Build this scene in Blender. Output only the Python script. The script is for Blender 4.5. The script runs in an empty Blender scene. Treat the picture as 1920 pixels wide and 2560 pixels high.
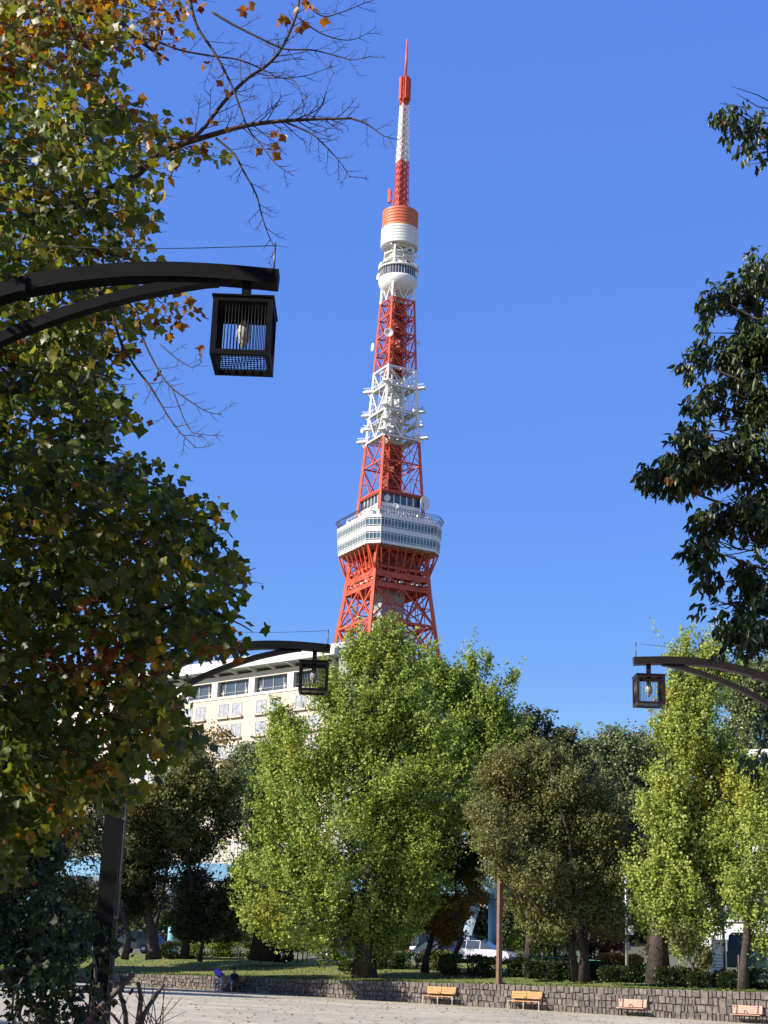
import bpy, math, random
import numpy as np
from mathutils import Vector, Matrix

random.seed(7)
rng = np.random.default_rng(11)
scene = bpy.context.scene
PI = math.pi

# ------------------------------------------------------------------ camera
FPX = 3846.0
PITCH, ROLL = math.radians(16.58), math.radians(2.1)
cam_data = bpy.data.cameras.new("camera")
cam = bpy.data.objects.new("camera", cam_data)
scene.collection.objects.link(cam)
CAM_R = Matrix.Rotation(PI / 2 + PITCH, 3, 'X') @ Matrix.Rotation(ROLL, 3, 'Z')
CAM_P = Vector((0, 0, 1.6))
cam.matrix_world = Matrix.Translation(CAM_P) @ CAM_R.to_4x4()
cam_data.sensor_fit = 'VERTICAL'
cam_data.sensor_height = 36.0
cam_data.lens = FPX * 36.0 / 2560.0
cam_data.clip_start = 0.1
cam_data.clip_end = 9000
scene.camera = cam

# ------------------------------------------------------------------ light
SUN_EL, SUN_LEFT = math.radians(29), math.radians(68)      # azimuth measured from behind the camera to the left
to_sun = Vector((-math.sin(SUN_LEFT) * math.cos(SUN_EL), -math.cos(SUN_LEFT) * math.cos(SUN_EL), math.sin(SUN_EL)))
world = bpy.data.worlds.new("World")
scene.world = world
world.use_nodes = True
wn = world.node_tree.nodes
wl = world.node_tree.links
wn.clear()
sky = wn.new('ShaderNodeTexSky')
sky.sky_type = 'NISHITA'
sky.sun_disc = False
sky.sun_elevation = SUN_EL
sky.sun_rotation = math.atan2(to_sun.x, to_sun.y)
sky.altitude = 50
sky.air_density = 1.0
sky.dust_density = 0.3
sky.ozone_density = 3.0
# a very clear autumn sky: deeper blue and more even than the default atmosphere
sep = wn.new('ShaderNodeSeparateColor'); sep.mode = 'HSV'
com = wn.new('ShaderNodeCombineColor'); com.mode = 'HSV'


def wmath(op, a, b=None, c=None):
    n = wn.new('ShaderNodeMath'); n.operation = op
    for i, x in enumerate((a, b, c)):
        if x is None: continue
        if isinstance(x, (int, float)): n.inputs[i].default_value = x
        else: wl.new(x, n.inputs[i])
    return n.outputs[0]


bg = wn.new('ShaderNodeBackground')
bg.inputs['Strength'].default_value = 0.1
wo = wn.new('ShaderNodeOutputWorld')
wl.new(sky.outputs[0], sep.inputs[0])
wl.new(wmath('MULTIPLY_ADD', wmath('MINIMUM', wmath('MULTIPLY', sep.outputs[1], 1.7), 1.0), 0.0215, sep.outputs[0]), com.inputs[0])
wl.new(wmath('MINIMUM', wmath('MULTIPLY_ADD', sep.outputs[1], 0.58, 0.457), wmath('MULTIPLY', sep.outputs[1], 1.33)), com.inputs[1])
wl.new(wmath('MULTIPLY', wmath('POWER', sep.outputs[2], 0.22), 3.31), com.inputs[2])
wl.new(com.outputs[0], bg.inputs['Color'])
wl.new(bg.outputs[0], wo.inputs['Surface'])
sun_data = bpy.data.lights.new("sun", 'SUN')
sun_data.energy = 4.6
sun_data.angle = math.radians(0.55)
sun_data.color = (1.0, 0.93, 0.82)
sun = bpy.data.objects.new("sun", sun_data)
scene.collection.objects.link(sun)
sun.rotation_euler = to_sun.to_track_quat('Z', 'Y').to_euler()
vs = scene.view_settings
vs.view_transform = 'Standard'
vs.look = 'None'
vs.gamma = 1.0
vs.exposure = 1.0
vs.use_curve_mapping = False


def at(u, v, Y):
    """point of the place on the photograph's ray (u, v), at distance Y"""
    d = CAM_R @ Vector(((u - 960) / FPX, (1280 - v) / FPX, -1.0))
    return CAM_P + d * (Y / d.y)


# ------------------------------------------------------------------ materials
def newmat(name):
    m = bpy.data.materials.new(name)
    m.use_nodes = True
    nt = m.node_tree
    b = nt.nodes['Principled BSDF']
    return m, nt, b


def mat(name, col, rough=0.6, var=0.12, scale=3.0, metal=0.0, bump=0.0, bscale=None, spec=0.4, col2=None, mix=0.0):
    m, nt, b = newmat(name)
    N, L = nt.nodes, nt.links
    tc = N.new('ShaderNodeTexCoord')
    nz = N.new('ShaderNodeTexNoise')
    nz.inputs['Scale'].default_value = scale
    nz.inputs['Detail'].default_value = 5
    L.new(tc.outputs['Object'], nz.inputs['Vector'])
    cr = N.new('ShaderNodeValToRGB')
    c = Vector(col)
    lo = c * (1 - var)
    hi = c * (1 + var) if col2 is None else c.lerp(Vector(col2), mix)
    cr.color_ramp.elements[0].position = 0.3
    cr.color_ramp.elements[1].position = 0.7
    cr.color_ramp.elements[0].color = (*lo, 1)
    cr.color_ramp.elements[1].color = (*[min(1, x) for x in hi], 1)
    L.new(nz.outputs['Fac'], cr.inputs['Fac'])
    L.new(cr.outputs['Color'], b.inputs['Base Color'])
    b.inputs['Roughness'].default_value = rough
    b.inputs['Metallic'].default_value = metal
    b.inputs['Specular IOR Level'].default_value = spec
    if bump > 0:
        n2 = N.new('ShaderNodeTexNoise')
        n2.inputs['Scale'].default_value = bscale or scale * 6
        n2.inputs['Detail'].default_value = 4
        L.new(tc.outputs['Object'], n2.inputs['Vector'])
        bp = N.new('ShaderNodeBump')
        bp.inputs['Strength'].default_value = bump
        bp.inputs['Distance'].default_value = 0.05
        L.new(n2.outputs['Fac'], bp.inputs['Height'])
        L.new(bp.outputs['Normal'], b.inputs['Normal'])
    return m


def leafmat(name, stops, trans=0.35, rough=0.45, spec=0.35, patch=None, pscale=0.3, plo=0.55, phi=0.7, tmul=1.25):
    """leaf colour from the per-leaf tint, with clumps of another colour from noise"""
    m, nt, b = newmat(name)
    N, L = nt.nodes, nt.links
    a = N.new('ShaderNodeAttribute')
    a.attribute_name = 'tint'
    cr = N.new('ShaderNodeValToRGB')
    els = cr.color_ramp.elements
    while len(els) < len(stops):
        els.new(0.5)
    for e, (p, c) in zip(els, stops):
        e.position = p
        e.color = (*c, 1)
    L.new(a.outputs['Fac'], cr.inputs['Fac'])
    out = cr.outputs['Color']
    if patch:
        tc = N.new('ShaderNodeTexCoord')
        nz = N.new('ShaderNodeTexNoise')
        nz.inputs['Scale'].default_value = pscale
        nz.inputs['Detail'].default_value = 3
        L.new(tc.outputs['Object'], nz.inputs['Vector'])
        mr = N.new('ShaderNodeMapRange')
        mr.inputs['From Min'].default_value = plo
        mr.inputs['From Max'].default_value = phi
        L.new(nz.outputs['Fac'], mr.inputs['Value'])
        mx = N.new('ShaderNodeMix')
        mx.data_type = 'RGBA'
        L.new(mr.outputs['Result'], mx.inputs[0])
        L.new(out, mx.inputs[6])
        mx.inputs[7].default_value = (*patch, 1)
        out = mx.outputs[2]
    L.new(out, b.inputs['Base Color'])
    b.inputs['Roughness'].default_value = rough
    b.inputs['Specular IOR Level'].default_value = spec
    tr = N.new('ShaderNodeBsdfTranslucent')
    g = N.new('ShaderNodeHueSaturation')
    g.inputs['Value'].default_value = tmul
    g.inputs['Saturation'].default_value = 1.1
    L.new(out, g.inputs['Color'])
    L.new(g.outputs['Color'], tr.inputs['Color'])
    ms = N.new('ShaderNodeMixShader')
    ms.inputs[0].default_value = trans
    L.new(b.outputs[0], ms.inputs[1])
    L.new(tr.outputs[0], ms.inputs[2])
    L.new(ms.outputs[0], N['Material Output'].inputs['Surface'])
    return m


M = {}
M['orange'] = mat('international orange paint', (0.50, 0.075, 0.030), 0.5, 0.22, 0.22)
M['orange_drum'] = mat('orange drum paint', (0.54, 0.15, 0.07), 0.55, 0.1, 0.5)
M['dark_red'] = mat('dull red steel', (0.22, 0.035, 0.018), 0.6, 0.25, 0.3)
M['white'] = mat('white tower paint', (0.68, 0.67, 0.64), 0.5, 0.06, 0.5)
M['grey_white'] = mat('greyed white paint', (0.50, 0.50, 0.47), 0.55, 0.15, 0.6)
M['soffit'] = mat('brownish soffit', (0.42, 0.31, 0.22), 0.7, 0.25, 0.5)
M['deck_glass'] = mat('bluish observation glass', (0.06, 0.125, 0.16), 0.12, 0.35, 0.25, spec=0.9)
M['dark_glass'] = mat('dark window glass', (0.045, 0.06, 0.08), 0.08, 0.3, 0.4, spec=0.9)
M['shaft_glass'] = mat('grey shaft glazing', (0.30, 0.33, 0.35), 0.25, 0.2, 0.4)
M['rail_dark'] = mat('dark railing', (0.03, 0.03, 0.05), 0.5, 0.1)
M['hotel'] = mat('cream facade tile', (0.45, 0.38, 0.315), 0.7, 0.05, 0.25, bump=0.08, bscale=2.0)
M['hotel_white'] = mat('hotel white concrete', (0.56, 0.52, 0.46), 0.7, 0.06, 0.3)
M['hotel_eave'] = mat('pale green copper eave', (0.46, 0.54, 0.47), 0.6, 0.08, 0.3)
M['roof_grey'] = mat('grey rendered roof block', (0.24, 0.25, 0.27), 0.7, 0.1, 0.4)
M['curtain'] = mat('window with pale curtain', (0.30, 0.31, 0.34), 0.25, 0.35, 2.2, spec=0.6)
M['frame_grey'] = mat('grey window frame', (0.30, 0.30, 0.31), 0.5, 0.1)
M['black'] = mat('black lamp paint', (0.0045, 0.004, 0.004), 0.55, 0.3, 6.0, spec=0.15)
M['brown_black'] = mat('brown black lamp paint', (0.018, 0.011, 0.009), 0.5, 0.3, 6.0, spec=0.45)
M['brown_post'] = mat('weathered brown post paint', (0.15, 0.085, 0.06), 0.5, 0.25, 2.0)
M['conduit'] = mat('grey conduit', (0.10, 0.085, 0.07), 0.6, 0.2, 3.0)
M['rod'] = mat('dull metal rod', (0.10, 0.10, 0.10), 0.4, 0.1, metal=0.6)
M['bulb'] = mat('frosted bulb glass', (0.42, 0.41, 0.38), 0.25, 0.05)
M['bark'] = mat('dark bark', (0.045, 0.034, 0.026), 0.9, 0.45, 5.0, bump=0.8, bscale=14)
M['bark_light'] = mat('brown bark', (0.12, 0.085, 0.06), 0.9, 0.5, 4.0, bump=0.8, bscale=12)
M['bark_twig'] = mat('twig bark', (0.055, 0.036, 0.03), 0.8, 0.3, 6.0)
M['bark_pale'] = mat('cut wood and bark', (0.13, 0.095, 0.075), 0.85, 0.4, 6.0)
M['bench_wood'] = mat('orange varnished slats', (0.56, 0.265, 0.10), 0.5, 0.15, 5.0)
M['bench_pink'] = mat('pinkish brown slats', (0.54, 0.33, 0.25), 0.55, 0.15, 5.0)
M['bench_dull'] = mat('brown weathered slats', (0.26, 0.15, 0.08), 0.6, 0.2, 5.0)
M['pale_metal'] = mat('pale cast metal', (0.55, 0.52, 0.47), 0.45, 0.1, 4.0)
M['iron'] = mat('black cast iron', (0.03, 0.022, 0.02), 0.5, 0.2, 4.0)
M['bridge_blue'] = mat('light blue steel paint', (0.26, 0.50, 0.72), 0.5, 0.08, 0.8)
M['bridge_pale'] = mat('pale blue railing paint', (0.50, 0.62, 0.72), 0.5, 0.08, 0.8)
M['asphalt'] = mat('asphalt', (0.16, 0.16, 0.17), 0.9, 0.15, 0.6, bump=0.2, bscale=20)
M['ground'] = mat('far ground', (0.10, 0.10, 0.07), 0.95, 0.3, 0.05)
M['tyre'] = mat('tyre rubber', (0.015, 0.015, 0.015), 0.85, 0.2)
M['rim'] = mat('silver rim', (0.6, 0.6, 0.6), 0.3, 0.05, metal=0.8)
M['building_white'] = mat('white rendered wall', (0.60, 0.59, 0.57), 0.7, 0.05, 0.3)
M['sign_white'] = mat('white sign board', (0.80, 0.80, 0.82), 0.5, 0.03)
M['sign_ink'] = mat('grey blue sign print', (0.18, 0.22, 0.32), 0.6, 0.1)
M['tarp'] = mat('dark blue tarpaulin', (0.025, 0.06, 0.13), 0.6, 0.2, 2.0)
M['green_fence'] = mat('green fence paint', (0.05, 0.22, 0.15), 0.5, 0.1)
M['silver_pole'] = mat('galvanised pole', (0.55, 0.56, 0.58), 0.4, 0.1, metal=0.3)
M['jacket'] = mat('dark navy jacket', (0.012, 0.014, 0.022), 0.9, 0.2, 8.0)
M['skin'] = mat('skin', (0.50, 0.31, 0.22), 0.5, 0.06, 10)
M['hair'] = mat('dark hair', (0.015, 0.012, 0.01), 0.6, 0.2, 20)
M['bag'] = mat('purple cloth', (0.20, 0.12, 0.62), 0.7, 0.3, 8.0)
M['bike_blue'] = mat('pale blue bicycle paint', (0.25, 0.42, 0.55), 0.35, 0.05)
M['chrome'] = mat('bright steel', (0.80, 0.80, 0.79), 0.3, 0.05, metal=0.2)
M['hedge_core'] = mat('hedge twigs', (0.02, 0.022, 0.014), 0.95, 0.3, 4.0)
M['paper'] = mat('coloured notice print', (0.25, 0.30, 0.45), 0.6, 0.2, 2.0)


def car_paint(name, c):
    m, nt, b = newmat(name)
    b.inputs['Base Color'].default_value = (*c, 1)
    b.inputs['Roughness'].default_value = 0.25
    b.inputs['Coat Weight'].default_value = 0.6
    return m


# plaza: pale compacted grit with patches
def plaza_mat():
    m, nt, b = newmat('compacted grit')
    N, L = nt.nodes, nt.links
    tc = N.new('ShaderNodeTexCoord')
    mp = N.new('ShaderNodeMapping')
    mp.inputs['Scale'].default_value = (1, 1, 1)
    L.new(tc.outputs['Object'], mp.inputs['Vector'])
    n1 = N.new('ShaderNodeTexNoise'); n1.inputs['Scale'].default_value = 0.22; n1.inputs['Detail'].default_value = 6
    n2 = N.new('ShaderNodeTexNoise'); n2.inputs['Scale'].default_value = 2.2; n2.inputs['Detail'].default_value = 8
    n3 = N.new('ShaderNodeTexNoise'); n3.inputs['Scale'].default_value = 26; n3.inputs['Detail'].default_value = 4
    for n in (n1, n2, n3):
        L.new(mp.outputs[0], n.inputs['Vector'])
    c1 = N.new('ShaderNodeValToRGB')
    c1.color_ramp.elements[0].position = 0.35; c1.color_ramp.elements[0].color = (0.375, 0.335, 0.245, 1)
    c1.color_ramp.elements[1].position = 0.68; c1.color_ramp.elements[1].color = (0.53, 0.465, 0.335, 1)
    L.new(n1.outputs['Fac'], c1.inputs['Fac'])
    c2 = N.new('ShaderNodeValToRGB')
    c2.color_ramp.elements[0].position = 0.3; c2.color_ramp.elements[0].color = (0.70, 0.69, 0.68, 1)
    c2.color_ramp.elements[1].position = 0.72; c2.color_ramp.elements[1].color = (1.12, 1.1, 1.08, 1)
    L.new(n2.outputs['Fac'], c2.inputs['Fac'])
    mx = N.new('ShaderNodeMix'); mx.data_type = 'RGBA'; mx.blend_type = 'MULTIPLY'; mx.inputs[0].default_value = 1
    L.new(c1.outputs[0], mx.inputs[6]); L.new(c2.outputs[0], mx.inputs[7])
    L.new(mx.outputs[2], b.inputs['Base Color'])
    b.inputs['Roughness'].default_value = 0.95
    bp = N.new('ShaderNodeBump'); bp.inputs['Strength'].default_value = 0.5; bp.inputs['Distance'].default_value = 0.03
    L.new(n3.outputs['Fac'], bp.inputs['Height']); L.new(bp.outputs[0], b.inputs['Normal'])
    return m


def lawn_mat():
    m, nt, b = newmat('short lawn with fallen leaves')
    N, L = nt.nodes, nt.links
    tc = N.new('ShaderNodeTexCoord')
    n1 = N.new('ShaderNodeTexNoise'); n1.inputs['Scale'].default_value = 0.5; n1.inputs['Detail'].default_value = 8
    n2 = N.new('ShaderNodeTexNoise'); n2.inputs['Scale'].default_value = 9; n2.inputs['Detail'].default_value = 5
    L.new(tc.outputs['Object'], n1.inputs['Vector']); L.new(tc.outputs['Object'], n2.inputs['Vector'])
    c1 = N.new('ShaderNodeValToRGB')
    e = c1.color_ramp.elements
    e[0].position = 0.38; e[0].color = (0.11, 0.14, 0.022, 1)
    e[1].position = 0.66; e[1].color = (0.26, 0.20, 0.07, 1)
    k = e.new(0.52); k.color = (0.17, 0.20, 0.04, 1)
    L.new(n1.outputs['Fac'], c1.inputs['Fac'])
    c2 = N.new('ShaderNodeValToRGB')
    c2.color_ramp.elements[0].position = 0.3; c2.color_ramp.elements[0].color = (0.5, 0.5, 0.5, 1)
    c2.color_ramp.elements[1].position = 0.7; c2.color_ramp.elements[1].color = (1.3, 1.3, 1.2, 1)
    L.new(n2.outputs['Fac'], c2.inputs['Fac'])
    mx = N.new('ShaderNodeMix'); mx.data_type = 'RGBA'; mx.blend_type = 'MULTIPLY'; mx.inputs[0].default_value = 1
    L.new(c1.outputs[0], mx.inputs[6]); L.new(c2.outputs[0], mx.inputs[7])
    L.new(mx.outputs[2], b.inputs['Base Color'])
    b.inputs['Roughness'].default_value = 0.95
    bp = N.new('ShaderNodeBump'); bp.inputs['Strength'].default_value = 0.9; bp.inputs['Distance'].default_value = 0.1
    L.new(n2.outputs['Fac'], bp.inputs['Height']); L.new(bp.outputs[0], b.inputs['Normal'])
    return m


def stone_mat():
    m, nt, b = newmat('rough wall stone')
    N, L = nt.nodes, nt.links
    a = N.new('ShaderNodeAttribute'); a.attribute_name = 'tint'
    c1 = N.new('ShaderNodeValToRGB')
    e = c1.color_ramp.elements
    e[0].position = 0.0; e[0].color = (0.085, 0.075, 0.066, 1)
    e[1].position = 1.0; e[1].color = (0.215, 0.182, 0.15, 1)
    k = e.new(0.5); k.color = (0.145, 0.126, 0.110, 1)
    L.new(a.outputs['Fac'], c1.inputs['Fac'])
    tc = N.new('ShaderNodeTexCoord')
    n2 = N.new('ShaderNodeTexNoise'); n2.inputs['Scale'].default_value = 5; n2.inputs['Detail'].default_value = 7
    L.new(tc.outputs['Object'], n2.inputs['Vector'])
    c2 = N.new('ShaderNodeValToRGB')
    c2.color_ramp.elements[0].position = 0.32; c2.color_ramp.elements[0].color = (0.55, 0.55, 0.55, 1)
    c2.color_ramp.elements[1].position = 0.7; c2.color_ramp.elements[1].color = (1.3, 1.25, 1.2, 1)
    L.new(n2.outputs['Fac'], c2.inputs['Fac'])
    mx = N.new('ShaderNodeMix'); mx.data_type = 'RGBA'; mx.blend_type = 'MULTIPLY'; mx.inputs[0].default_value = 1
    L.new(c1.outputs[0], mx.inputs[6]); L.new(c2.outputs[0], mx.inputs[7])
    L.new(mx.outputs[2], b.inputs['Base Color'])
    b.inputs['Roughness'].default_value = 0.92
    bp = N.new('ShaderNodeBump'); bp.inputs['Strength'].default_value = 0.9; bp.inputs['Distance'].default_value = 0.06
    L.new(n2.outputs['Fac'], bp.inputs['Height']); L.new(bp.outputs[0], b.inputs['Normal'])
    return m


M['plaza'] = plaza_mat()
M['lawn'] = lawn_mat()
M['stone'] = stone_mat()
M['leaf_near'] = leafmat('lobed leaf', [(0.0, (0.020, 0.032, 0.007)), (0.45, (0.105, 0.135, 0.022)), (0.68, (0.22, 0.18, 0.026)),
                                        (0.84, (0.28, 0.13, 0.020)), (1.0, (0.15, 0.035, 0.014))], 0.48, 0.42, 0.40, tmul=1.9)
M['leaf_lance'] = leafmat('narrow drooping leaf', [(0.0, (0.018, 0.030, 0.009)), (0.6, (0.052, 0.074, 0.016)), (0.93, (0.11, 0.125, 0.026)),
                                                   (1.0, (0.36, 0.15, 0.03))], 0.28, 0.4, 0.45)
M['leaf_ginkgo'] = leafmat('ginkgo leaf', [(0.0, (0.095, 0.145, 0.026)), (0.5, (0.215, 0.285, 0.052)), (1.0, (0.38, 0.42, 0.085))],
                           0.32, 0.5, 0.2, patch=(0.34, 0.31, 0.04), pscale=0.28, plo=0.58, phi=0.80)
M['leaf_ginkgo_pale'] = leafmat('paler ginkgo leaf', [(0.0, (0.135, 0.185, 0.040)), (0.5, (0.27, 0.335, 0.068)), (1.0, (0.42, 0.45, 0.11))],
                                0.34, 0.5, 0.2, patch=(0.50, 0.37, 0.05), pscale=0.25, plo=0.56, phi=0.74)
M['leaf_brown'] = leafmat('bronzing leaf', [(0.0, (0.050, 0.062, 0.018)), (0.5, (0.125, 0.140, 0.040)), (1.0, (0.23, 0.220, 0.075))],
                          0.32, 0.5, 0.25, patch=(0.20, 0.13, 0.045), pscale=0.35, plo=0.55, phi=0.85)
M['leaf_rust'] = leafmat('rusty leaf', [(0.0, (0.09, 0.075, 0.02)), (0.5, (0.22, 0.15, 0.035)), (1.0, (0.36, 0.22, 0.05))],
                         0.4, 0.5, 0.2, patch=(0.15, 0.17, 0.04), pscale=0.5, plo=0.5, phi=0.7)
M['leaf_camphor'] = leafmat('grey green leaf', [(0.0, (0.075, 0.10, 0.04)), (0.5, (0.15, 0.185, 0.075)), (1.0, (0.25, 0.28, 0.12))],
                            0.3, 0.4, 0.4)
M['leaf_olive'] = leafmat('olive leaf', [(0.0, (0.05, 0.06, 0.018)), (0.5, (0.11, 0.125, 0.035)), (1.0, (0.20, 0.19, 0.06))],
                          0.33, 0.5, 0.25, patch=(0.20, 0.13, 0.05), pscale=0.35, plo=0.56, phi=0.75)
M['leaf_dark'] = leafmat('dark evergreen leaf', [(0.0, (0.012, 0.022, 0.009)), (0.5, (0.028, 0.045, 0.015)), (1.0, (0.065, 0.085, 0.028))],
                         0.25, 0.55, 0.2)
M['leaf_deep'] = leafmat('deep green leaf', [(0.0, (0.028, 0.040, 0.016)), (0.5, (0.058, 0.075, 0.026)), (1.0, (0.12, 0.13, 0.045))], 0.3, 0.5, 0.25)
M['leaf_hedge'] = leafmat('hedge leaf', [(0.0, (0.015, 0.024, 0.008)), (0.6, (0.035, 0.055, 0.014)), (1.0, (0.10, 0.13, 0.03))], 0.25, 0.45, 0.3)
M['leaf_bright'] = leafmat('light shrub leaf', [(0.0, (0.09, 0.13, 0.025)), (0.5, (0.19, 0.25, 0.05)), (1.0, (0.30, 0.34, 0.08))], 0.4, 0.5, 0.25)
M['leaf_red'] = leafmat('red shrub leaf', [(0.0, (0.12, 0.03, 0.03)), (0.5, (0.26, 0.08, 0.07)), (1.0, (0.40, 0.18, 0.14))], 0.4, 0.5, 0.2)
M['leaf_reed'] = leafmat('orange dry grass blade', [(0.0, (0.22, 0.12, 0.04)), (0.5, (0.40, 0.21, 0.07)), (1.0, (0.50, 0.32, 0.12))], 0.4, 0.6, 0.1)


# ------------------------------------------------------------------ mesh builder
class MB:
    def __init__(self):
        self.v, self.f, self.m, self.smooth = [], [], [], []

    def add(self, verts, faces, mi=0, smooth=False):
        o = len(self.v)
        self.v += [tuple(p) for p in verts]
        for f in faces:
            self.f.append([i + o for i in f])
            self.m.append(mi)
            self.smooth.append(smooth)
        return self

    def box(self, c, s, mi=0, rz=0.0, taper=1.0):
        x, y, z = s[0] / 2, s[1] / 2, s[2] / 2
        ca, sa = math.cos(rz), math.sin(rz)
        vs_ = []
        for k, (dx, dy) in enumerate(((-1, -1), (1, -1), (1, 1), (-1, 1))):
            for dz in (-1, 1):
                t = taper if dz > 0 else 1.0
                px, py = dx * x * t, dy * y * t
                vs_.append((c[0] + px * ca - py * sa, c[1] + px * sa + py * ca, c[2] + dz * z))
        return self.add(vs_, [(0, 2, 3, 1), (2, 4, 5, 3), (4, 6, 7, 5), (6, 0, 1, 7), (1, 3, 5, 7), (0, 6, 4, 2)], mi)

    def beam(self, p, q, w, h=None, mi=0, up=(0, 0, 1)):
        p, q = Vector(p), Vector(q)
        h = h or w
        d = (q - p)
        if d.length < 1e-6:
            return self
        d.normalize()
        u = Vector(up)
        if abs(d.dot(u)) > 0.98:
            u = Vector((1, 0, 0))
        s = d.cross(u).normalized()
        t = s.cross(d).normalized()
        vs_ = []
        for e in (p, q):
            for a, b in ((-1, -1), (1, -1), (1, 1), (-1, 1)):
                vs_.append(e + s * (a * w / 2) + t * (b * h / 2))
        return self.add(vs_, [(0, 1, 5, 4), (1, 2, 6, 5), (2, 3, 7, 6), (3, 0, 4, 7), (3, 2, 1, 0), (4, 5, 6, 7)], mi)

    def path(self, pts, w, h, mi=0, side=(0, 1, 0)):
        """mitred bar of rectangular section along pts, w across `side`, h across the other"""
        P = [Vector(p) for p in pts]
        s = Vector(side).normalized()
        vs_, fs = [], []
        for i, p in enumerate(P):
            d = (P[min(i + 1, len(P) - 1)] - P[max(i - 1, 0)]).normalized()
            n = d.cross(s).normalized()
            for a, b in ((-1, -1), (1, -1), (1, 1), (-1, 1)):
                vs_.append(p + s * (a * w / 2) + n * (b * h / 2))
        for i in range(len(P) - 1):
            for k in range(4):
                a, b = i * 4 + k, i * 4 + (k + 1) % 4
                fs.append((a, b, b + 4, a + 4))
        fs.append((3, 2, 1, 0))
        n = (len(P) - 1) * 4
        fs.append((n, n + 1, n + 2, n + 3))
        return self.add(vs_, fs, mi)

    def tube(self, pts, radii, n=8, mi=0, cap=True):
        P = [Vector(p) for p in pts]
        if not hasattr(radii, '__len__'):
            radii = [radii] * len(P)
        vs_, fs = [], []
        prev = None
        for i, p in enumerate(P):
            d = (P[min(i + 1, len(P) - 1)] - P[max(i - 1, 0)])
            d = d.normalized() if d.length > 1e-9 else Vector((0, 0, 1))
            if prev is None:
                r = Vector((1, 0, 0)) if abs(d.x) < 0.9 else Vector((0, 1, 0))
            else:
                r = prev
            s = (r - d * r.dot(d)).normalized()
            prev = s
            t = d.cross(s)
            for k in range(n):
                a = 2 * PI * k / n
                vs_.append(p + (s * math.cos(a) + t * math.sin(a)) * radii[i])
        for i in range(len(P) - 1):
            for k in range(n):
                a, b = i * n + k, i * n + (k + 1) % n
                fs.append((a, b, b + n, a + n))
        if cap:
            fs.append(tuple(range(n - 1, -1, -1)))
            e = (len(P) - 1) * n
            fs.append(tuple(range(e, e + n)))
        return self.add(vs_, fs, mi, True)

    def lathe(self, c, prof, n=32, mi=0, smooth=True):
        vs_, fs = [], []
        for r, z in prof:
            for k in range(n):
                a = 2 * PI * k / n
                vs_.append((c[0] + r * math.cos(a), c[1] + r * math.sin(a), c[2] + z))
        mis = mi if hasattr(mi, '__len__') else [mi] * (len(prof) - 1)
        for i in range(len(prof) - 1):
            fs = []
            for k in range(n):
                a, b = i * n + k, i * n + (k + 1) % n
                fs.append((a, b, b + n, a + n))
            if i == 0:
                self.add(vs_, fs, mis[i], smooth)
                off = len(self.v) - len(vs_)
            else:
                for f in fs:
                    self.f.append([x + off for x in f]); self.m.append(mis[i]); self.smooth.append(smooth)
        return self

    def dish(self, c, d, r, depth=0.35, mi=0, n=16):
        """shallow bowl facing d"""
        d = Vector(d).normalized()
        s = d.orthogonal().normalized()
        t = d.cross(s)
        c = Vector(c)
        vs_, fs = [], []
        prof = [(0.02, -depth), (0.55, -depth * 0.8), (0.95, -0.1), (1.0, 0.0), (0.93, 0.0), (0.5, -depth * .45), (0.02, -depth * .6)]
        for rr, z in prof:
            for k in range(n):
                a = 2 * PI * k / n
                vs_.append(c + d * (z * r) + (s * math.cos(a) + t * math.sin(a)) * (rr * r))
        for i in range(len(prof) - 1):
            for k in range(n):
                a, b = i * n + k, i * n + (k + 1) % n
                fs.append((a, b, b + n, a + n))
        return self.add(vs_, fs, mi, True)

    def build(self, name, mats, parent=None, loc=None):
        me = bpy.data.meshes.new(name)
        o0 = Vector(loc) if loc else Vector((0, 0, 0))
        if parent is not None and loc is None:
            p = parent
            while p is not None:
                o0 = o0 + Vector(p.location)
                p = p.parent
        me.from_pydata([(a - o0.x, b - o0.y, c - o0.z) for a, b, c in self.v], [], self.f)
        mats = mats if isinstance(mats, (list, tuple)) else [mats]
        for m in mats:
            me.materials.append(m)
        me.polygons.foreach_set('material_index', self.m)
        me.polygons.foreach_set('use_smooth', self.smooth)
        me.validate()
        me.update()
        o = bpy.data.objects.new(name, me)
        scene.collection.objects.link(o)
        if parent is not None:
            o.parent = parent
        elif loc:
            o.location = loc
        return o


def tag(o, label=None, cat=None, group=None, kind=None):
    if label: o['label'] = label
    if cat: o['category'] = cat
    if group: o['group'] = group
    if kind: o['kind'] = kind
    return o


def thing(name, label, cat, loc=(0, 0, 0), group=None):
    o = bpy.data.objects.new(name, None)
    o.empty_display_size = 0.3
    scene.collection.objects.link(o)
    o.location = loc
    return tag(o, label, cat, group)


def copy_tree(o, parent=None):
    c = o.copy()
    scene.collection.objects.link(c)
    if parent is not None:
        c.parent = parent
    for ch in [x for x in scene.objects if x.parent == o]:
        copy_tree(ch, c)
    return c


# ------------------------------------------------------------------ foliage
T_QUAD = (np.array([(0, 0, 0), (.46, .55, .10), (0, 1, 0), (-.46, .55, .10)], float), [(0, 1, 2, 3)])
T_LANCE = (np.array([(0, 0, 0), (.20, .32, .06), (.15, .66, .03), (0, 1, -.14), (-.15, .66, .03), (-.20, .32, .06)], float),
           [(0, 1, 2, 3), (0, 3, 4, 5)])
T_LOBED = (np.array([(0, 0, 0), (.20, -.04, .05), (.50, .20, .10), (.36, .42, .06), (.47, .80, .04), (.20, .74, .02), (0, .70, -.02),
                     (-.20, .74, .02), (-.47, .80, .04), (-.36, .42, .06), (-.50, .20, .10), (-.20, -.04, .05)], float),
           [(0, 1, 2, 3, 6), (3, 4, 5, 6), (0, 6, 9, 10, 11), (6, 7, 8, 9)])


def unit(a):
    return a / np.maximum(np.linalg.norm(a, axis=-1, keepdims=True), 1e-9)


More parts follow.
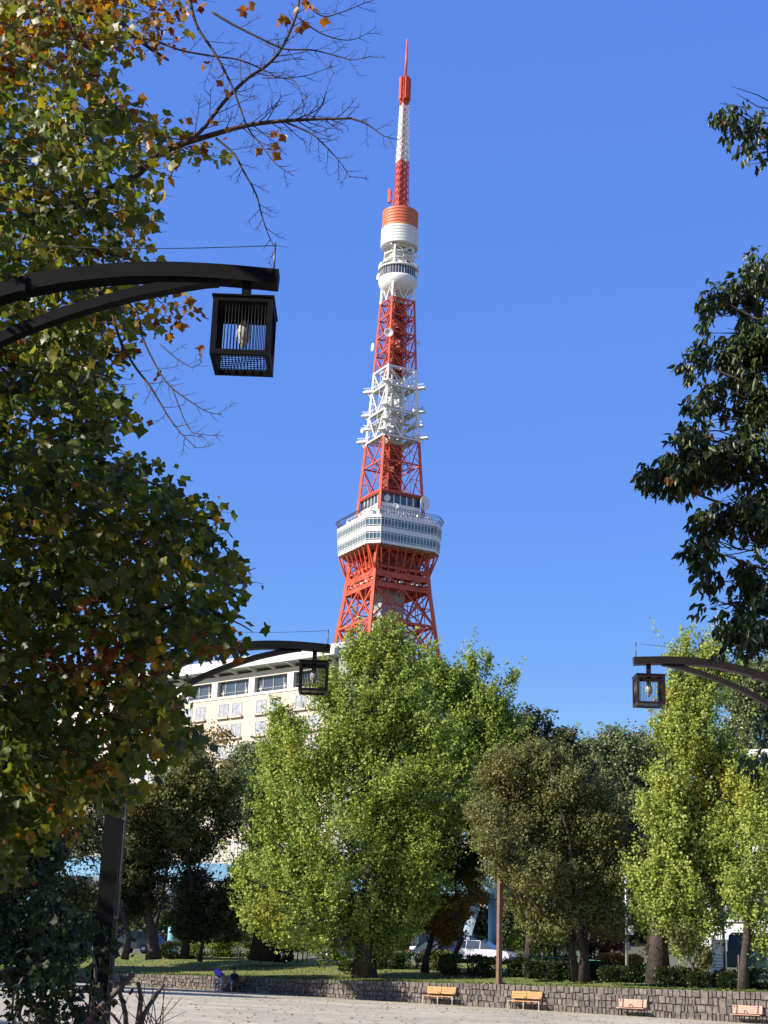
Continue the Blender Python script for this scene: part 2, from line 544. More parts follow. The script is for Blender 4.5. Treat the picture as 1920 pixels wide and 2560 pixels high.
def leaf_mesh(name, material, tmpl, P, D, Nn, size, tint, parent=None, curl=(1.0, 1.0)):
    """one mesh of many leaves: P base points, D leaf axes, Nn rough normals"""
    V, F = tmpl
    n = len(P)
    D = unit(D)
    X = unit(np.cross(D, Nn))
    Z = np.cross(X, D)
    size = np.broadcast_to(np.asarray(size, float), (n,))
    off = np.zeros(3)
    if parent is not None:
        p = parent
        while p is not None:
            off += np.array(p.location)
            p = p.parent
    W = (P - off)[:, None, :] + size[:, None, None] * (V[None, :, 0:1] * X[:, None, :] + V[None, :, 1:2] * D[:, None, :] + (V[None, :, 2:3] * rng.uniform(curl[0], curl[1], n)[:, None, None] - (curl[1] > 1.01) * (V[None, :, 1:2] ** 2) * rng.uniform(-.15, .45, n)[:, None, None]) * Z[:, None, :])
    nv = len(V)
    W = W.reshape(-1, 3)
    loops1 = np.concatenate([np.array(f) for f in F])
    lens = np.array([len(f) for f in F])
    loops = (loops1[None, :] + (np.arange(n) * nv)[:, None]).reshape(-1)
    lt = np.tile(lens, n)
    ls = np.concatenate([[0], np.cumsum(lt)[:-1]])
    me = bpy.data.meshes.new(name)
    me.vertices.add(len(W))
    me.vertices.foreach_set('co', W.astype(np.float32).ravel())
    me.loops.add(len(loops))
    me.loops.foreach_set('vertex_index', loops.astype(np.int32))
    me.polygons.add(len(ls))
    me.polygons.foreach_set('loop_start', ls.astype(np.int32))
    me.update(calc_edges=True)
    at_ = me.attributes.new('tint', 'FLOAT', 'FACE')
    at_.data.foreach_set('value', np.repeat(np.clip(tint, 0, 1), len(F)).astype(np.float32))
    me.materials.append(material)
    o = bpy.data.objects.new(name, me)
    scene.collection.objects.link(o)
    if parent is not None:
        o.parent = parent
    return o


def blobs3d(blobs, Y, depth=0.9):
    out = []
    for b in blobs:
        u, v, ru, rv = b[:4]
        dy = b[4] if len(b) > 4 else 0.0
        c = at(u, v, Y + dy)
        k = (Y + dy) / FPX * 1.04
        out.append((np.array(c), np.array((ru * k, max(ru * k * depth, 0.5), rv * k))))
    return out


def sample_blobs(B, n, shell=0.5):
    w = np.array([np.prod(r) ** 0.72 for _, r in B])
    idx = rng.choice(len(B), n, p=w / w.sum())
    C = np.array([c for c, _ in B])[idx]
    R = np.array([r for _, r in B])[idx]
    d = unit(rng.normal(size=(n, 3)))
    rad = shell + (1 - shell) * rng.random(n) ** 0.6
    return C + d * R * rad[:, None], C, d


def shoots_leaves(pos, dirs, length, k, spread, hang=0.0):
    """k leaves round each shoot, thinning to its tip; also returns each leaf's offset from the shoot axis"""
    n = len(pos)
    t = rng.random((n, k)) ** .8
    L = (length * (0.75 + 0.5 * rng.random(n)))[:, None]
    off = rng.normal(size=(n, k, 3)) * (spread * (1.25 - 0.95 * t))[:, :, None]
    p = pos[:, None, :] + dirs[:, None, :] * (t * L)[:, :, None] + off
    d = unit(dirs[:, None, :] * 0.5 + rng.normal(size=(n, k, 3)) * 0.7 + np.array([0, 0, -hang]))
    return p.reshape(-1, 3), d.reshape(-1, 3), t.reshape(-1), unit(off.reshape(-1, 3))


def tree(name, label, base, Y, blobs, leaf, nshoot, k=14, size=0.2, slen=0.9, spread=0.16, trunk_r=0.35, bark='bark',
         group=None, up=0.45, out=0.8, depth=0.9, shell=0.45, cat='tree', tmpl=T_QUAD, hang=0.1, ztrunk=None, lean=0.0, ground=None,
         trunks=1, ttop=None, flat=1.0, nb=0.9, carve=2.1, wave=3.0, lead=.05, leadup=.8):
    b = at(base[0], base[1], Y) if len(base) == 2 else Vector(base)
    if ground is not None:
        b.z = ground
    root = thing(name, label, cat, b, group)
    B = blobs3d(blobs, Y, depth)
    C = np.array([c for c, _ in B])
    top = C[np.argmax(C[:, 2])]
    ztop = ttop if ttop else top[2]
    # trunk and limbs
    mb = MB()
    b3 = np.array(b) - np.array((0, 0, 0.15))
    cen = C.mean(axis=0)
    tops = []
    for q in range(trunks):
        ang = 2 * PI * q / max(1, trunks) + 0.6
        offv = np.array((math.cos(ang), math.sin(ang) * .6, 0)) * (trunk_r * 1.1 if trunks > 1 else 0)
        tp = np.array((top[0] * .5 + cen[0] * .5, top[1] * .5 + cen[1] * .5, ztop)) + offv * 6
        pts, rad = [], []
        for i in range(9):
            f = i / 8
            wob = rng.normal(size=3) * 0.10 * (0 < i)
            wob[2] = 0
            pts.append(b3 + offv + (tp - b3 - offv) * np.array((f ** 1.6, f ** 1.6, f)) + wob)
            rad.append(trunk_r * (1.35 if i == 0 else 1.0) * (1 - 0.86 * f) * (0.8 if trunks > 1 else 1))
        mb.tube(pts, rad, 9)
        tops.append(np.array(pts))
    for c, r in B:
        sp = tops[rng.integers(len(tops))]
        zs = max(b[2] + (c[2] - b[2]) * (0.45 + 0.25 * rng.random()) - 0.3, b[2] + min(2.6, .22 * (ztop - b[2])))
        i = int(np.clip(np.searchsorted(sp[:, 2], zs), 1, 8))
        a = sp[i - 1] + (sp[i] - sp[i - 1]) * rng.random()
        mid = (a + c) / 2 + np.array((0, 0, -0.08 * np.linalg.norm(c - a)))
        rr = max(0.03, trunk_r * 0.26 * (1 - (a[2] - b[2]) / (ztop - b[2] + 6)))
        mb.tube([a, mid, c], [rr, rr * .7, rr * .35], 6)
        for _ in range(5):
            e = c + unit(rng.normal(size=3)) * r * 0.85
            s = mid + (c - mid) * rng.random()
            m2 = (s + e) / 2 + rng.normal(size=3) * 0.15
            mb.tube([s, m2, e], [rr * .4, rr * .25, rr * .1], 4, cap=False)
    mb.build('trunk', M[bark], root)
    # crown
    pos, cc, dd = sample_blobs(B, int(nshoot * carve), shell)
    # clumps and gaps: keep shoots where a slow wave field is high, plus an inner core
    ph = rng.uniform(0, 6.28, (7, 4))
    kv = unit(rng.normal(size=(7, 3))) * (6.28 / (wave * rng.uniform(.75, 1.5, 7)))[:, None]
    fld = np.sin(pos @ kv.T + ph[:, 0]).sum(1)
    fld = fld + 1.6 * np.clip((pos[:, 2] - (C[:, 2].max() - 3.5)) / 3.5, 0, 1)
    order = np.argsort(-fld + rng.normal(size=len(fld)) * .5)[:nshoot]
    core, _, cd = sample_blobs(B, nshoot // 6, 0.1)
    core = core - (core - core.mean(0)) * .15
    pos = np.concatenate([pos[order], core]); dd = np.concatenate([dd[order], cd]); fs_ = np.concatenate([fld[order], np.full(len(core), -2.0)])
    nshoot = len(pos)
    axis = np.stack([np.full(nshoot, cen[0]), np.full(nshoot, cen[1]), pos[:, 2] - 1.5], 1)
    dirs = unit(unit(pos - axis) * out + dd * 0.5 + np.array([0, 0, up]) + rng.normal(size=(nshoot, 3)) * 0.45)
    dirs[:, 2] *= flat
    dirs = unit(dirs)
    ld = (rng.random(nshoot) < lead)
    dirs[ld] = unit(dirs[ld] + np.array((0, 0, leadup)))
    slen = slen * np.where(ld, 1.5, rng.uniform(.6, 1.15, nshoot))
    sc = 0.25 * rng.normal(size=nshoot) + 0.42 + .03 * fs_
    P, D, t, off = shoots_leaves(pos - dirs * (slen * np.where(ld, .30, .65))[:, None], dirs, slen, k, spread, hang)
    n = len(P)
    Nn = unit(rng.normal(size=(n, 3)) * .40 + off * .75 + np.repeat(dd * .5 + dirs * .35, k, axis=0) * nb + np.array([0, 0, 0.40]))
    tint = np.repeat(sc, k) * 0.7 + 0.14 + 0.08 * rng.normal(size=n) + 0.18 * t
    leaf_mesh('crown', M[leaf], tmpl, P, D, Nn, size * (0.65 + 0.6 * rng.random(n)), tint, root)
    return root


# ------------------------------------------------------------------ setting: ground, wall line
BETA = math.radians(29)
WD = Vector((math.cos(BETA), -math.sin(BETA), 0))          # along the wall, to the right and nearer
WN = Vector((math.sin(BETA), math.cos(BETA), 0))           # behind the wall
W0 = Vector((3.06, 82.0, 0))


def wall_pt(t, s=0.0, z=0.0):
    p = W0 + WD * t + WN * s
    return Vector((p.x, p.y, z))


def plaza_z(X):
    return 0.10 - 0.0125 * max(-60, min(60, X))


def wall_top(t):
    return 1.10 + 0.0095 * max(-40, min(30, t))


def lawn_z(t, s):
    if s < 14:
        k = max(0, s) / 14
        return wall_top(t) - 0.06 + (2.1 - wall_top(t)) * (k * 0.75 + 0.25 * k * k)
    return 2.1


mb = MB()
ts = [-1500, -300, -80, -60, -40, -20, 0, 20, 40, 60, 80, 300, 1500]
rows = []
for s in (-2500, -400, -160, -85, -40, -20, 0.02):
    rows.append([wall_pt(t, s, plaza_z(wall_pt(t, s).x)) for t in ts])
vs_ = [p for r in rows for p in r]
n = len(ts)
mb.add(vs_, [(i * n + j, i * n + j + 1, (i + 1) * n + j + 1, (i + 1) * n + j) for i in range(len(rows) - 1) for j in range(n - 1)])
tag(mb.build('plaza', M['plaza']), kind='structure')

mb = MB()
ts = [-120, -80] + list(range(-60, 61, 4)) + [90]
ss = [0.38, 1.5, 3, 5, 7, 9, 11, 14, 17.0]
vs_ = [wall_pt(t, s, lawn_z(t, s) + 0.02 + (0.05 * math.sin(t * 1.7 + s) + 0.04 * math.sin(t * .6 - 2 * s)) * (0 < s < 16)) for s in ss for t in ts]
n = len(ts)
mb.add(vs_, [(i * n + j, i * n + j + 1, (i + 1) * n + j + 1, (i + 1) * n + j) for i in range(len(ss) - 1) for j in range(n - 1)], 0, True)
tag(mb.build('lawn', M['lawn']), kind='structure')

mb = MB()
ts = [-4000, -400, -60, 0, 60, 400, 4000]
ss = [16.5, 36, 48, 75, 150, 500, 1500, 6000]
zs_ = [2.06, 2.06, 3.4, 6.5, 9.0, 12, 13, 13]
vs_ = [wall_pt(t, s, z) for s, z in zip(ss, zs_) for t in ts]
n = len(ts)
mb.add(vs_, [(i * n + j, i * n + j + 1, (i + 1) * n + j + 1, (i + 1) * n + j) for i in range(len(ss) - 1) for j in range(n - 1)])
tag(mb.build('ground', M['ground']), kind='structure')

mb = MB()
mb.add([wall_pt(-200, 19, 2.10), wall_pt(200, 19, 2.10), wall_pt(200, 34, 2.10), wall_pt(-200, 34, 2.10)], [(0, 1, 2, 3)])
mk = []
for t in range(-80, 80, 8):
    mb.add([wall_pt(t, 26.4, 2.104), wall_pt(t + 4, 26.4, 2.104), wall_pt(t + 4, 26.6, 2.104), wall_pt(t, 26.6, 2.104)], [(0, 1, 2, 3)], 1)
tag(mb.build('road', [M['asphalt'], M['sign_white']]), kind='structure')

# ------------------------------------------------------------------ stone retaining wall (real stones)
def stone_wall():
    V, F, T = [], [], []
    t0, t1 = -44.0, 40.0

    def add(vs, fs, tint):
        o = len(V)
        V.extend(vs)
        for f in fs:
            F.append([i + o for i in f]); T.append(tint)
    rows_n = 4
    for r in range(rows_n):
        t = t0 - random.random() * 0.4
        while t < t1:
            w = random.choice((.17, .21, .25, .3, .36)) * random.uniform(.85, 1.15)
            zb = plaza_z(wall_pt(t).x) - 0.03
            zt = wall_top(t)
            h = (zt - zb) / rows_n
            j = random.uniform(-0.05, 0.05)
            a0, a1 = t + 0.005, t + w - 0.005
            b0 = zb + h * r + (0.006 if r == 0 else random.uniform(-.045, .045))
            b1 = zb + h * (r + 1) - 0.006 + (j if r < rows_n - 1 else random.uniform(-.015, .015))
            d = random.uniform(-0.02, 0.015)
            c = 0.020
            outer = [(a0, 0.05, b0), (a1, 0.05, b0), (a1, 0.05, b1), (a0, 0.05, b1)]
            inner = [(a0 + c, d - .02 + random.uniform(-.012, .012), b0 + c), (a1 - c, d - .02 + random.uniform(-.012, .012), b0 + c),
                     (a1 - c, d - .02 + random.uniform(-.012, .012), b1 - c), (a0 + c, d - .02 + random.uniform(-.012, .012), b1 - c)]
            vs = [wall_pt(a, s, z) for a, s, z in outer + inner]
            fs = [(4, 5, 6, 7), (0, 1, 5, 4), (1, 2, 6, 5), (2, 3, 7, 6), (3, 0, 4, 7)]
            if r == rows_n - 1:
                vs += [wall_pt(a1, 0.40, b1), wall_pt(a0, 0.40, b1)]
                fs += [(3, 2, 8, 9)]
            add(vs, fs, min(1, max(0, random.gauss(0.5, 0.17))))
            t += w
    # mortar backing
    for t in range(int(t0), int(t1), 2):
        za, zb_ = plaza_z(wall_pt(t).x) - 0.3, wall_top(t) - 0.03
        zc, zd = plaza_z(wall_pt(t + 2).x) - 0.3, wall_top(t + 2) - 0.03
        add([wall_pt(t, 0.045, za), wall_pt(t + 2, 0.045, zc), wall_pt(t + 2, 0.045, zd), wall_pt(t, 0.045, zb_), wall_pt(t + 2, .42, zd), wall_pt(t, .42, zb_)],
            [(0, 1, 2, 3), (3, 2, 4, 5)], 0.12)
    me = bpy.data.meshes.new('stone_wall')
    me.from_pydata([tuple(v) for v in V], [], F)
    a = me.attributes.new('tint', 'FLOAT', 'FACE')
    a.data.foreach_set('value', T)
    me.materials.append(M['stone'])
    o = bpy.data.objects.new('stone_wall', me)
    scene.collection.objects.link(o)
    tag(o, 'low retaining wall of rough grey stone blocks between the gritted plaza and the lawn', 'wall')


stone_wall()

# ------------------------------------------------------------------ the lattice tower
TX, TY = 2.1, 520.0
ROT = math.radians(17.8)
A_NEAR = Vector((-math.sin(ROT), -math.cos(ROT), 0))
A_LEFT = Vector((-math.cos(ROT), math.sin(ROT), 0))
CORN = [A_NEAR, A_LEFT, -A_NEAR, -A_LEFT]                   # near, left, far, right
FN = [(CORN[i] + CORN[(i + 1) % 4]).normalized() for i in range(4)]
RZ = [(0, 60), (30, 44), (60, 31.5), (84, 23.8), (96.6, 20.6), (107.7, 18.5), (124.6, 15.7), (139, 13.9), (159, 11.8), (182, 9.9), (202, 8.4),
      (209.5, 7.95), (221.5, 7.3), (236.8, 6.5), (255, 5.5), (262, 5.1)]


def Rad(z):
    return float(np.interp(z, [a for a, _ in RZ], [b for _, b in RZ]))


def tp(k, z, f=1.0):
    p = CORN[k % 4] * (Rad(z) * f)
    return Vector((TX + p.x, TY + p.y, z))


def col_at(z):
    return 1 if (181.6 < z < 209.5 or z > 236.8) else 0


tower = thing('lattice_tower', 'tall orange and white lattice steel tower with two observation decks and an antenna mast', 'tower', (TX, TY, 0))
OW = [M['orange'], M['white']]
zb = sorted(set([a for a, _ in RZ if a < 260] + [181.6, 236.8, 258]))
for k in range(4):
    mb = MB()
    for a, b in zip(zb[:-1], zb[1:]):
        w = 1.75 - 1.1 * min(1, a / 200)
        mb.beam(tp(k, a), tp(k, b + 0.05), w, w, col_at((a + b) / 2), up=A_NEAR if k % 2 else A_LEFT)
    mb.build('leg', OW, tower)
rings = [20, 40, 60, 76, 88, 101, 114.5, 126.6, 133.5, 140.2, 151, 161.5, 173, 182.5, 192.5, 202, 209.2, 216, 223, 230, 236.5, 246, 255]
for k in range(4):
    mb = MB()
    for i, z in enumerate(rings):
        wd = 0.62 if z < 150 else 0.42
        a, b = tp(k, z), tp(k + 1, z)
        mb.beam(a, b, wd, wd * 1.3, col_at(z + .2))
        # inner walkway ring and cross tie to the core
        c, d = tp(k, z, .72), tp(k + 1, z, .72)
        mb.beam(c, d, wd * .6, wd * .6, col_at(z + .2))
        m = (a + b) / 2
        mb.beam(m, Vector((TX, TY, z)), wd * .5, wd * .5, col_at(z + .2))
        if i == len(rings) - 1:
            continue
        z2 = rings[i + 1]
        a2, b2 = tp(k, z2), tp(k + 1, z2)
        m2 = (a2 + b2) / 2
        bw = 0.50 if z < 150 else 0.32
        if z < 127:
            zc = (z + z2) / 2
            q = [a.lerp(b, .5), a2.lerp(b2, .5)]
            mb.beam(a, q[1], bw, bw, 0); mb.beam(b, q[1], bw, bw, 0)
            mb.beam(a2, q[0], bw, bw, 0); mb.beam(b2, q[0], bw, bw, 0)
            for f in (.25, .5, .75):
                mb.beam(a.lerp(b, f), a2.lerp(b2, f), bw * .6, bw * .6, 0)
            mb.beam(a.lerp(a2, .5), b.lerp(b2, .5), bw * .6, bw * .6, 0)
            # the far layer of the double lattice
            ai, bi, ai2, bi2 = tp(k, z, .82), tp(k + 1, z, .82), tp(k, z2, .82), tp(k + 1, z2, .82)
            mb.beam(ai, bi2, bw * .6, bw * .6, 0); mb.beam(bi, ai2, bw * .6, bw * .6, 0)
            mb.beam(ai, bi, bw * .7, bw * .7, 0)
        elif z < 142:
            for f0, f1 in ((0, .25), (.5, .25), (.5, .75), (1, .75)):
                mb.beam(a.lerp(b, f0), a2.lerp(b2, f1), bw * .6, bw * .6, 0)
            for f in (.25, .5, .75):
                mb.beam(a.lerp(b, f), a2.lerp(b2, f), bw * .5, bw * .5, 0)
        elif z > 153:
            cm = col_at((z + z2) / 2)
            mb.beam(a2, m, bw, bw, cm); mb.beam(b2, m, bw, bw, cm)
            # small secondary ties of the panel
            h0 = a2.lerp(m, .5); h1 = b2.lerp(m, .5)
            mb.beam(a.lerp(a2, .5), h0, bw * .5, bw * .5, cm); mb.beam(b.lerp(b2, .5), h1, bw * .5, bw * .5, cm)
            mb.beam(a, h0, bw * .45, bw * .45, cm); mb.beam(b, h1, bw * .45, bw * .45, cm)
            mb.beam(m, m2, bw * .5, bw * .5, cm)
            q1, q2 = tp(k, z, .72), tp(k + 1, z2, .72)
            mb.beam(q1, q2, bw * .5, bw * .5, cm)
    mb.build('bracing', OW, tower)
# lift and stair core above the deck: orange / white / orange bands
mb = MB()
for za, zb_, mi in ((150, 181.0, 0), (181.0, 206, 1), (206, 236, 0), (236, 262, 1)):
    s = 5.4 - 0.9 * (za - 150) / 80
    c = Vector((TX, TY, (za + zb_) / 2))
    mb.box(c, (s * .8, s * .8, zb_ - za), mi, -ROT + PI / 4)
    for kx in range(4):
        for f in (0.0, 0.33, 0.66):
            e = (FN[kx] * (s * .44) + FN[(kx + 1) % 4] * (s * .44) * (1 - 2 * f))
            mb.beam(c + e + Vector((0, 0, -(zb_ - za) / 2)), c + e + Vector((0, 0, (zb_ - za) / 2)), .28, .28, mi)
    zz = za + 1
    while zz < zb_ - .5:
        for kx in range(4):
            e = FN[kx] * (s * .45)
            t = FN[(kx + 1) % 4] * (s * .45)
            mb.beam(Vector((TX, TY, zz)) + e - t, Vector((TX, TY, zz)) + e + t, .22, .22, mi)
            mb.beam(Vector((TX, TY, zz)) + e - t, Vector((TX, TY, min(zb_, zz + 2.4))) + e + t, .16, .16, mi)
        zz += 2.4
for dz, mi in ((160, 0), (166, 0), (171, 0), (186, 1), (196, 1), (212, 0), (219, 0), (226, 0)):
    mb.box((TX + random.uniform(-2, 2), TY - 3.2, dz), (random.uniform(1.2, 2.6), 1.6, random.uniform(1.5, 3.5)), mi, -ROT)
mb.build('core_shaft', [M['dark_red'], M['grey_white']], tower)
core2 = MB()
for za, zb_, mi in ((153, 181.5, 0), (181.5, 208, 1), (208, 236.6, 0)):
    for kx in range(4):
        e = CORN[kx] * 3.9
        core2.beam((TX + e.x, TY + e.y, za), (TX + e.x * .9, TY + e.y * .9, zb_), .5, .5, mi)
        f = CORN[(kx + 1) % 4] * 3.9
        zz = za
        while zz < zb_ - 3:
            core2.beam((TX + e.x, TY + e.y, zz), (TX + f.x, TY + f.y, zz + 4), .22, .22, mi)
            core2.beam((TX + e.x, TY + e.y, zz + 4), (TX + f.x, TY + f.y, zz), .22, .22, mi)
            core2.beam((TX + e.x, TY + e.y, zz), (TX + f.x, TY + f.y, zz), .26, .26, mi)
            zz += 4
core2.build('core_frame', OW, tower)
# glazed shaft below the deck
mb = MB()
ctr = Vector((TX, TY, 66))
hw = 4.4
mb.box((TX, TY, 66), (hw * 2, hw * 2, 124), 0, -ROT + PI / 4)
for kx in range(4):
    e, t = FN[kx] * (hw + .06), FN[(kx + 1) % 4] * hw
    for i in range(7):
        f = -1 + 2 * i / 6
        mb.beam(Vector((TX, TY, 70)) + e + t * f, Vector((TX, TY, 128)) + e + t * f, .22, .22, 1)
    z = 70
    while z < 128:
        mb.beam(Vector((TX, TY, z)) + e - t, Vector((TX, TY, z)) + e + t, .22, .22, 1)
        z += 1.9
mb.build('lift_shaft', [M['shaft_glass'], M['grey_white']], tower)
# red enclosure and belts under the deck
mb = MB()
for kx in range(4):
    e = FN[kx]
for za, zb_, f in ((127.0, 140.2, .80),):
    for kx in range(4):
        a, b, c, d = tp(kx, za, f), tp(kx + 1, za, f), tp(kx + 1, zb_, f), tp(kx, zb_, f)
        mb.add([a, b, c, d], [(0, 1, 2, 3)], 1)
    mb.add([tp(kx, za + .1, .99) for kx in range(4)], [(0, 1, 2, 3)], 1)
for z, h in ((127.3, 1.3), (131.0, 1.9)):
    for kx in range(4):
        a, b = tp(kx, z, .985), tp(kx + 1, z, .985)
        mb.beam(a, b, .4, h, 0)
        for i in range(1, 16):
            q = a.lerp(b, i / 16)
            mb.beam(q + Vector((0, 0, -h / 2)) + FN[kx] * .22, q + Vector((0, 0, h / 2)) + FN[kx] * .22, .12, .12, 0)
for kx in range(4):
    for i in range(9):
        q = tp(kx, 128.9, .96).lerp(tp(kx + 1, 128.9, .96), (i + .5) / 9)
        mb.box(q, (random.uniform(.5, 1.6), .8, random.uniform(.4, 1.0)), 2 if random.random() < .55 else 0, -ROT)
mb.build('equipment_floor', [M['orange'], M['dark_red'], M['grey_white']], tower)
# raking struts that carry the deck
DT, DB = 150.3, 140.4
HS, BV = 15.0, 3.9


def deck_ring(z, hs, bv):
    out = []
    for kx in range(4):
        n1, n2 = FN[kx], FN[(kx + 1) % 4]
        out.append(Vector((TX, TY, z)) + n1 * hs + n2 * (hs - bv))
        out.append(Vector((TX, TY, z)) + n1 * (hs - bv) + n2 * hs)
    return out


mb = MB()
for kx in range(4):
    for i in range(7):
        f = (i + .5) / 7
        a = tp(kx, 131.8).lerp(tp(kx + 1, 131.8), .06 + .88 * f)
        n1, t = FN[kx], (CORN[(kx + 1) % 4] - CORN[kx]).normalized()
        b = Vector((TX, TY, DB - .1)) + n1 * 13.4 + t * ((f - .5) * 23)
        mb.beam(a, b, .34, .34)
        mb.beam(tp(kx, 137.5).lerp(tp(kx + 1, 137.5), .06 + .88 * f), a.lerp(b, .62), .26, .26)
    a = tp(kx, 131.5)
    for s in (-1, 1):
        b = Vector((TX, TY, DB - .1)) + CORN[kx] * 17.6 + (CORN[(kx + 1) % 4]) * (1.8 * s)
        mb.beam(a, b, .5, .5)
mb.build('deck_strut', M['orange'], tower)
# main deck: octagon with two bands of windows
SH = 0.955
levels = [(DB, SH), (DB + .85, SH + .005), (DB + 4.25, .975), (DB + 5.6, .98), (DB + 9.1, .995), (DT, 1.0)]
mb = MB()
rr = [deck_ring(z, HS * f, BV * f) for z, f in levels]
allv = [p for r in rr for p in r]
fs_w = []
for i in range(5):
    for j in range(8):
        f = (i * 8 + j, i * 8 + (j + 1) % 8, (i + 1) * 8 + (j + 1) % 8, (i + 1) * 8 + j)
        if i in (0, 2, 4):
            fs_w.append(f)
o = len(mb.v)
mb.add(allv, fs_w, 0)
mb.add(rr[5], [tuple(range(8))], 0)
inner = [Vector((TX, TY, DB + .05)) + (p - Vector((TX, TY, DB))) * .68 for p in rr[0]]
mb.add(rr[0] + inner, [(j, 8 + j, 8 + (j + 1) % 8, (j + 1) % 8) for j in range(8)], 1)
for j in range(8):                                         # ribs of the soffit
    for f in np.linspace(0.05, .95, 9 if j % 2 == 1 else 3):
        a = rr[0][j].lerp(rr[0][(j + 1) % 8], f) + Vector((0, 0, -.12))
        b = inner[j].lerp(inner[(j + 1) % 8], f) + Vector((0, 0, -.15))
        mb.beam(a.lerp(b, .04), b, .3, .35, 1)
deck = mb.build('main_deck', [M['white'], M['soffit']], tower)
for lo, hi in ((1, 2), (3, 4)):
    gl, fr = MB(), MB()
    for j in range(8):
        a, b, c, d = rr[lo][j], rr[lo][(j + 1) % 8], rr[hi][(j + 1) % 8], rr[hi][j]
        cen = Vector((TX, TY, 0))
        nrm = ((a + b) / 2 - cen); nrm.z = 0; nrm.normalize()
        gl.add([p - nrm * .18 for p in (a, b, c, d)], [(0, 1, 2, 3)])
        long_face = (a - b).length > 8
        nm = 17 if long_face else 4
        for i in range(nm + 1):
            f = i / nm
            fr.beam(a.lerp(b, f) - nrm * .02, d.lerp(c, f) - nrm * .02, .26 if i % 2 == 0 else .18, .2)
        for f, w in ((.02, .25), (.2, .16), (.8, .16), (.98, .25)):
            fr.beam(a.lerp(d, f) - nrm * .05, b.lerp(c, f) - nrm * .05, .14, w)
    w_ = gl.build('window_band', M['deck_glass'], deck)
    fr.build('mullions', M['white'], w_)
# curved safety railing on the deck roof
mb = MB()
r0, r1, r2 = deck_ring(DT + .05, HS - .2, BV), deck_ring(DT + 2.2, HS + .5, BV), deck_ring(DT + 3.0, HS + .1, BV)
for j in range(8):
    nn = 22 if (r0[j] - r0[(j + 1) % 8]).length > 8 else 5
    for i in range(nn):
        f = i / nn
        q = [r[j].lerp(r[(j + 1) % 8], f) for r in (r0, r1, r2)]
        mb.beam(q[0], q[1], .13, .13); mb.beam(q[1], q[2], .13, .13)
    for r in (r1, r2):
        mb.beam(r[j], r[(j + 1) % 8], .14, .14)
    mb.beam(r0[j].lerp(r1[j], .5), r0[(j + 1) % 8].lerp(r1[(j + 1) % 8], .5), .1, .1)
mb.build('roof_railing', M['rail_dark'], deck)
# hall on the deck roof
mb = MB()
za = DT
for lo, hi, f0, f1, mi in ((za + .05, za + 4.2, 9.0, 8.4, 0), (za + 4.2, za + 7.0, 7.6, 7.6, 0), (za + 7.0, za + 10.2, 7.6, 7.6, 1), (za + 10.2, za + 11.0, 8.3, 8.3, 2)):
    ra = [Vector((TX, TY, lo)) + FN[k] * f0 + FN[(k + 1) % 4] * f0 for k in range(4)]
    rb = [Vector((TX, TY, hi)) + FN[k] * f1 + FN[(k + 1) % 4] * f1 for k in range(4)]
    mb.add(ra + rb, [(k, (k + 1) % 4, 4 + (k + 1) % 4, 4 + k) for k in range(4)] + [(0, 1, 2, 3), (4, 5, 6, 7)], mi)
    if mi == 1:
        for k in range(4):
            for i in range(7):
                f = i / 6
                mb.beam(ra[k].lerp(ra[(k + 1) % 4], f), rb[k].lerp(rb[(k + 1) % 4], f), .35, .35, 0)
# parapets and plant boxes
for kx in range(4):
    n1, t = FN[kx], (CORN[(kx + 1) % 4] - CORN[kx]).normalized()
    for i in range(11):
        c = Vector((TX, TY, za + 1.5)) + n1 * 11.2 + t * (-9.5 + 19 * i / 10)
        mb.box(c, (1.6, 1.6, 2.2 + random.uniform(-.6, 1.2)), 0 if random.random() < .75 else 3, -ROT + PI / 4)
    mb.beam(Vector((TX, TY, za + 3.4)) + n1 * 11.9 - t * 10, Vector((TX, TY, za + 3.4)) + n1 * 11.9 + t * 10, .25, .3, 0)
mb.build('roof_hall', [M['white'], M['dark_glass'], M['dark_red'], M['grey_white']], tower)
# service platforms on the white section
for z, ext, mi in ((183.2, 2.7, 0), (188.0, 1.0, 0), (193.2, 2.0, 0), (202.3, 2.4, 0)):
    mb = MB()
    for kx in range(4):
        n1 = CORN[kx]
        c0 = tp(kx, z)
        mb.box(c0 + n1 * (ext * .5), (2.0, ext + 1.6, .55), 0, math.atan2(n1.y, n1.x) - PI / 2)
        for s in (-1, 1):
            sd = Vector((-n1.y, n1.x, 0)) * (.95 * s)
            mb.beam(c0 + sd + Vector((0, 0, 1.3)), c0 + n1 * (ext + .6) + sd + Vector((0, 0, 1.3)), .14, .14, 0)
            for i in range(4):
                q = c0 + n1 * (ext * i / 3) + sd
                mb.beam(q, q + Vector((0, 0, 1.3)), .12, .12, 0)
        mb.beam(c0 + Vector((0, 0, -3)), c0 + n1 * (ext * .8), .25, .25, 0)
        a, b = tp(kx, z, 1.03), tp(kx + 1, z, 1.03)
        ai, bi = tp(kx, z, .62), tp(kx + 1, z, .62)
        mb.add([a + Vector((0, 0, -.1)), b + Vector((0, 0, -.1)), bi + Vector((0, 0, -.1)), ai + Vector((0, 0, -.1))], [(0, 1, 2, 3)], 1)
        mb.beam(a + Vector((0, 0, 1.2)), b + Vector((0, 0, 1.2)), .14, .14, 0)
        for i in range(8):
            q = a.lerp(b, i / 8)
            mb.beam(q, q + Vector((0, 0, 1.2)), .12, .12, 0)
            if random.random() < .5:
                mb.box(q + Vector((0, 0, .6)) - FN[kx] * .6, (.7, .5, random.uniform(.5, 1.3)), 1, -ROT)
    mb.build('service_platform', [M['white'], M['grey_white']], tower)
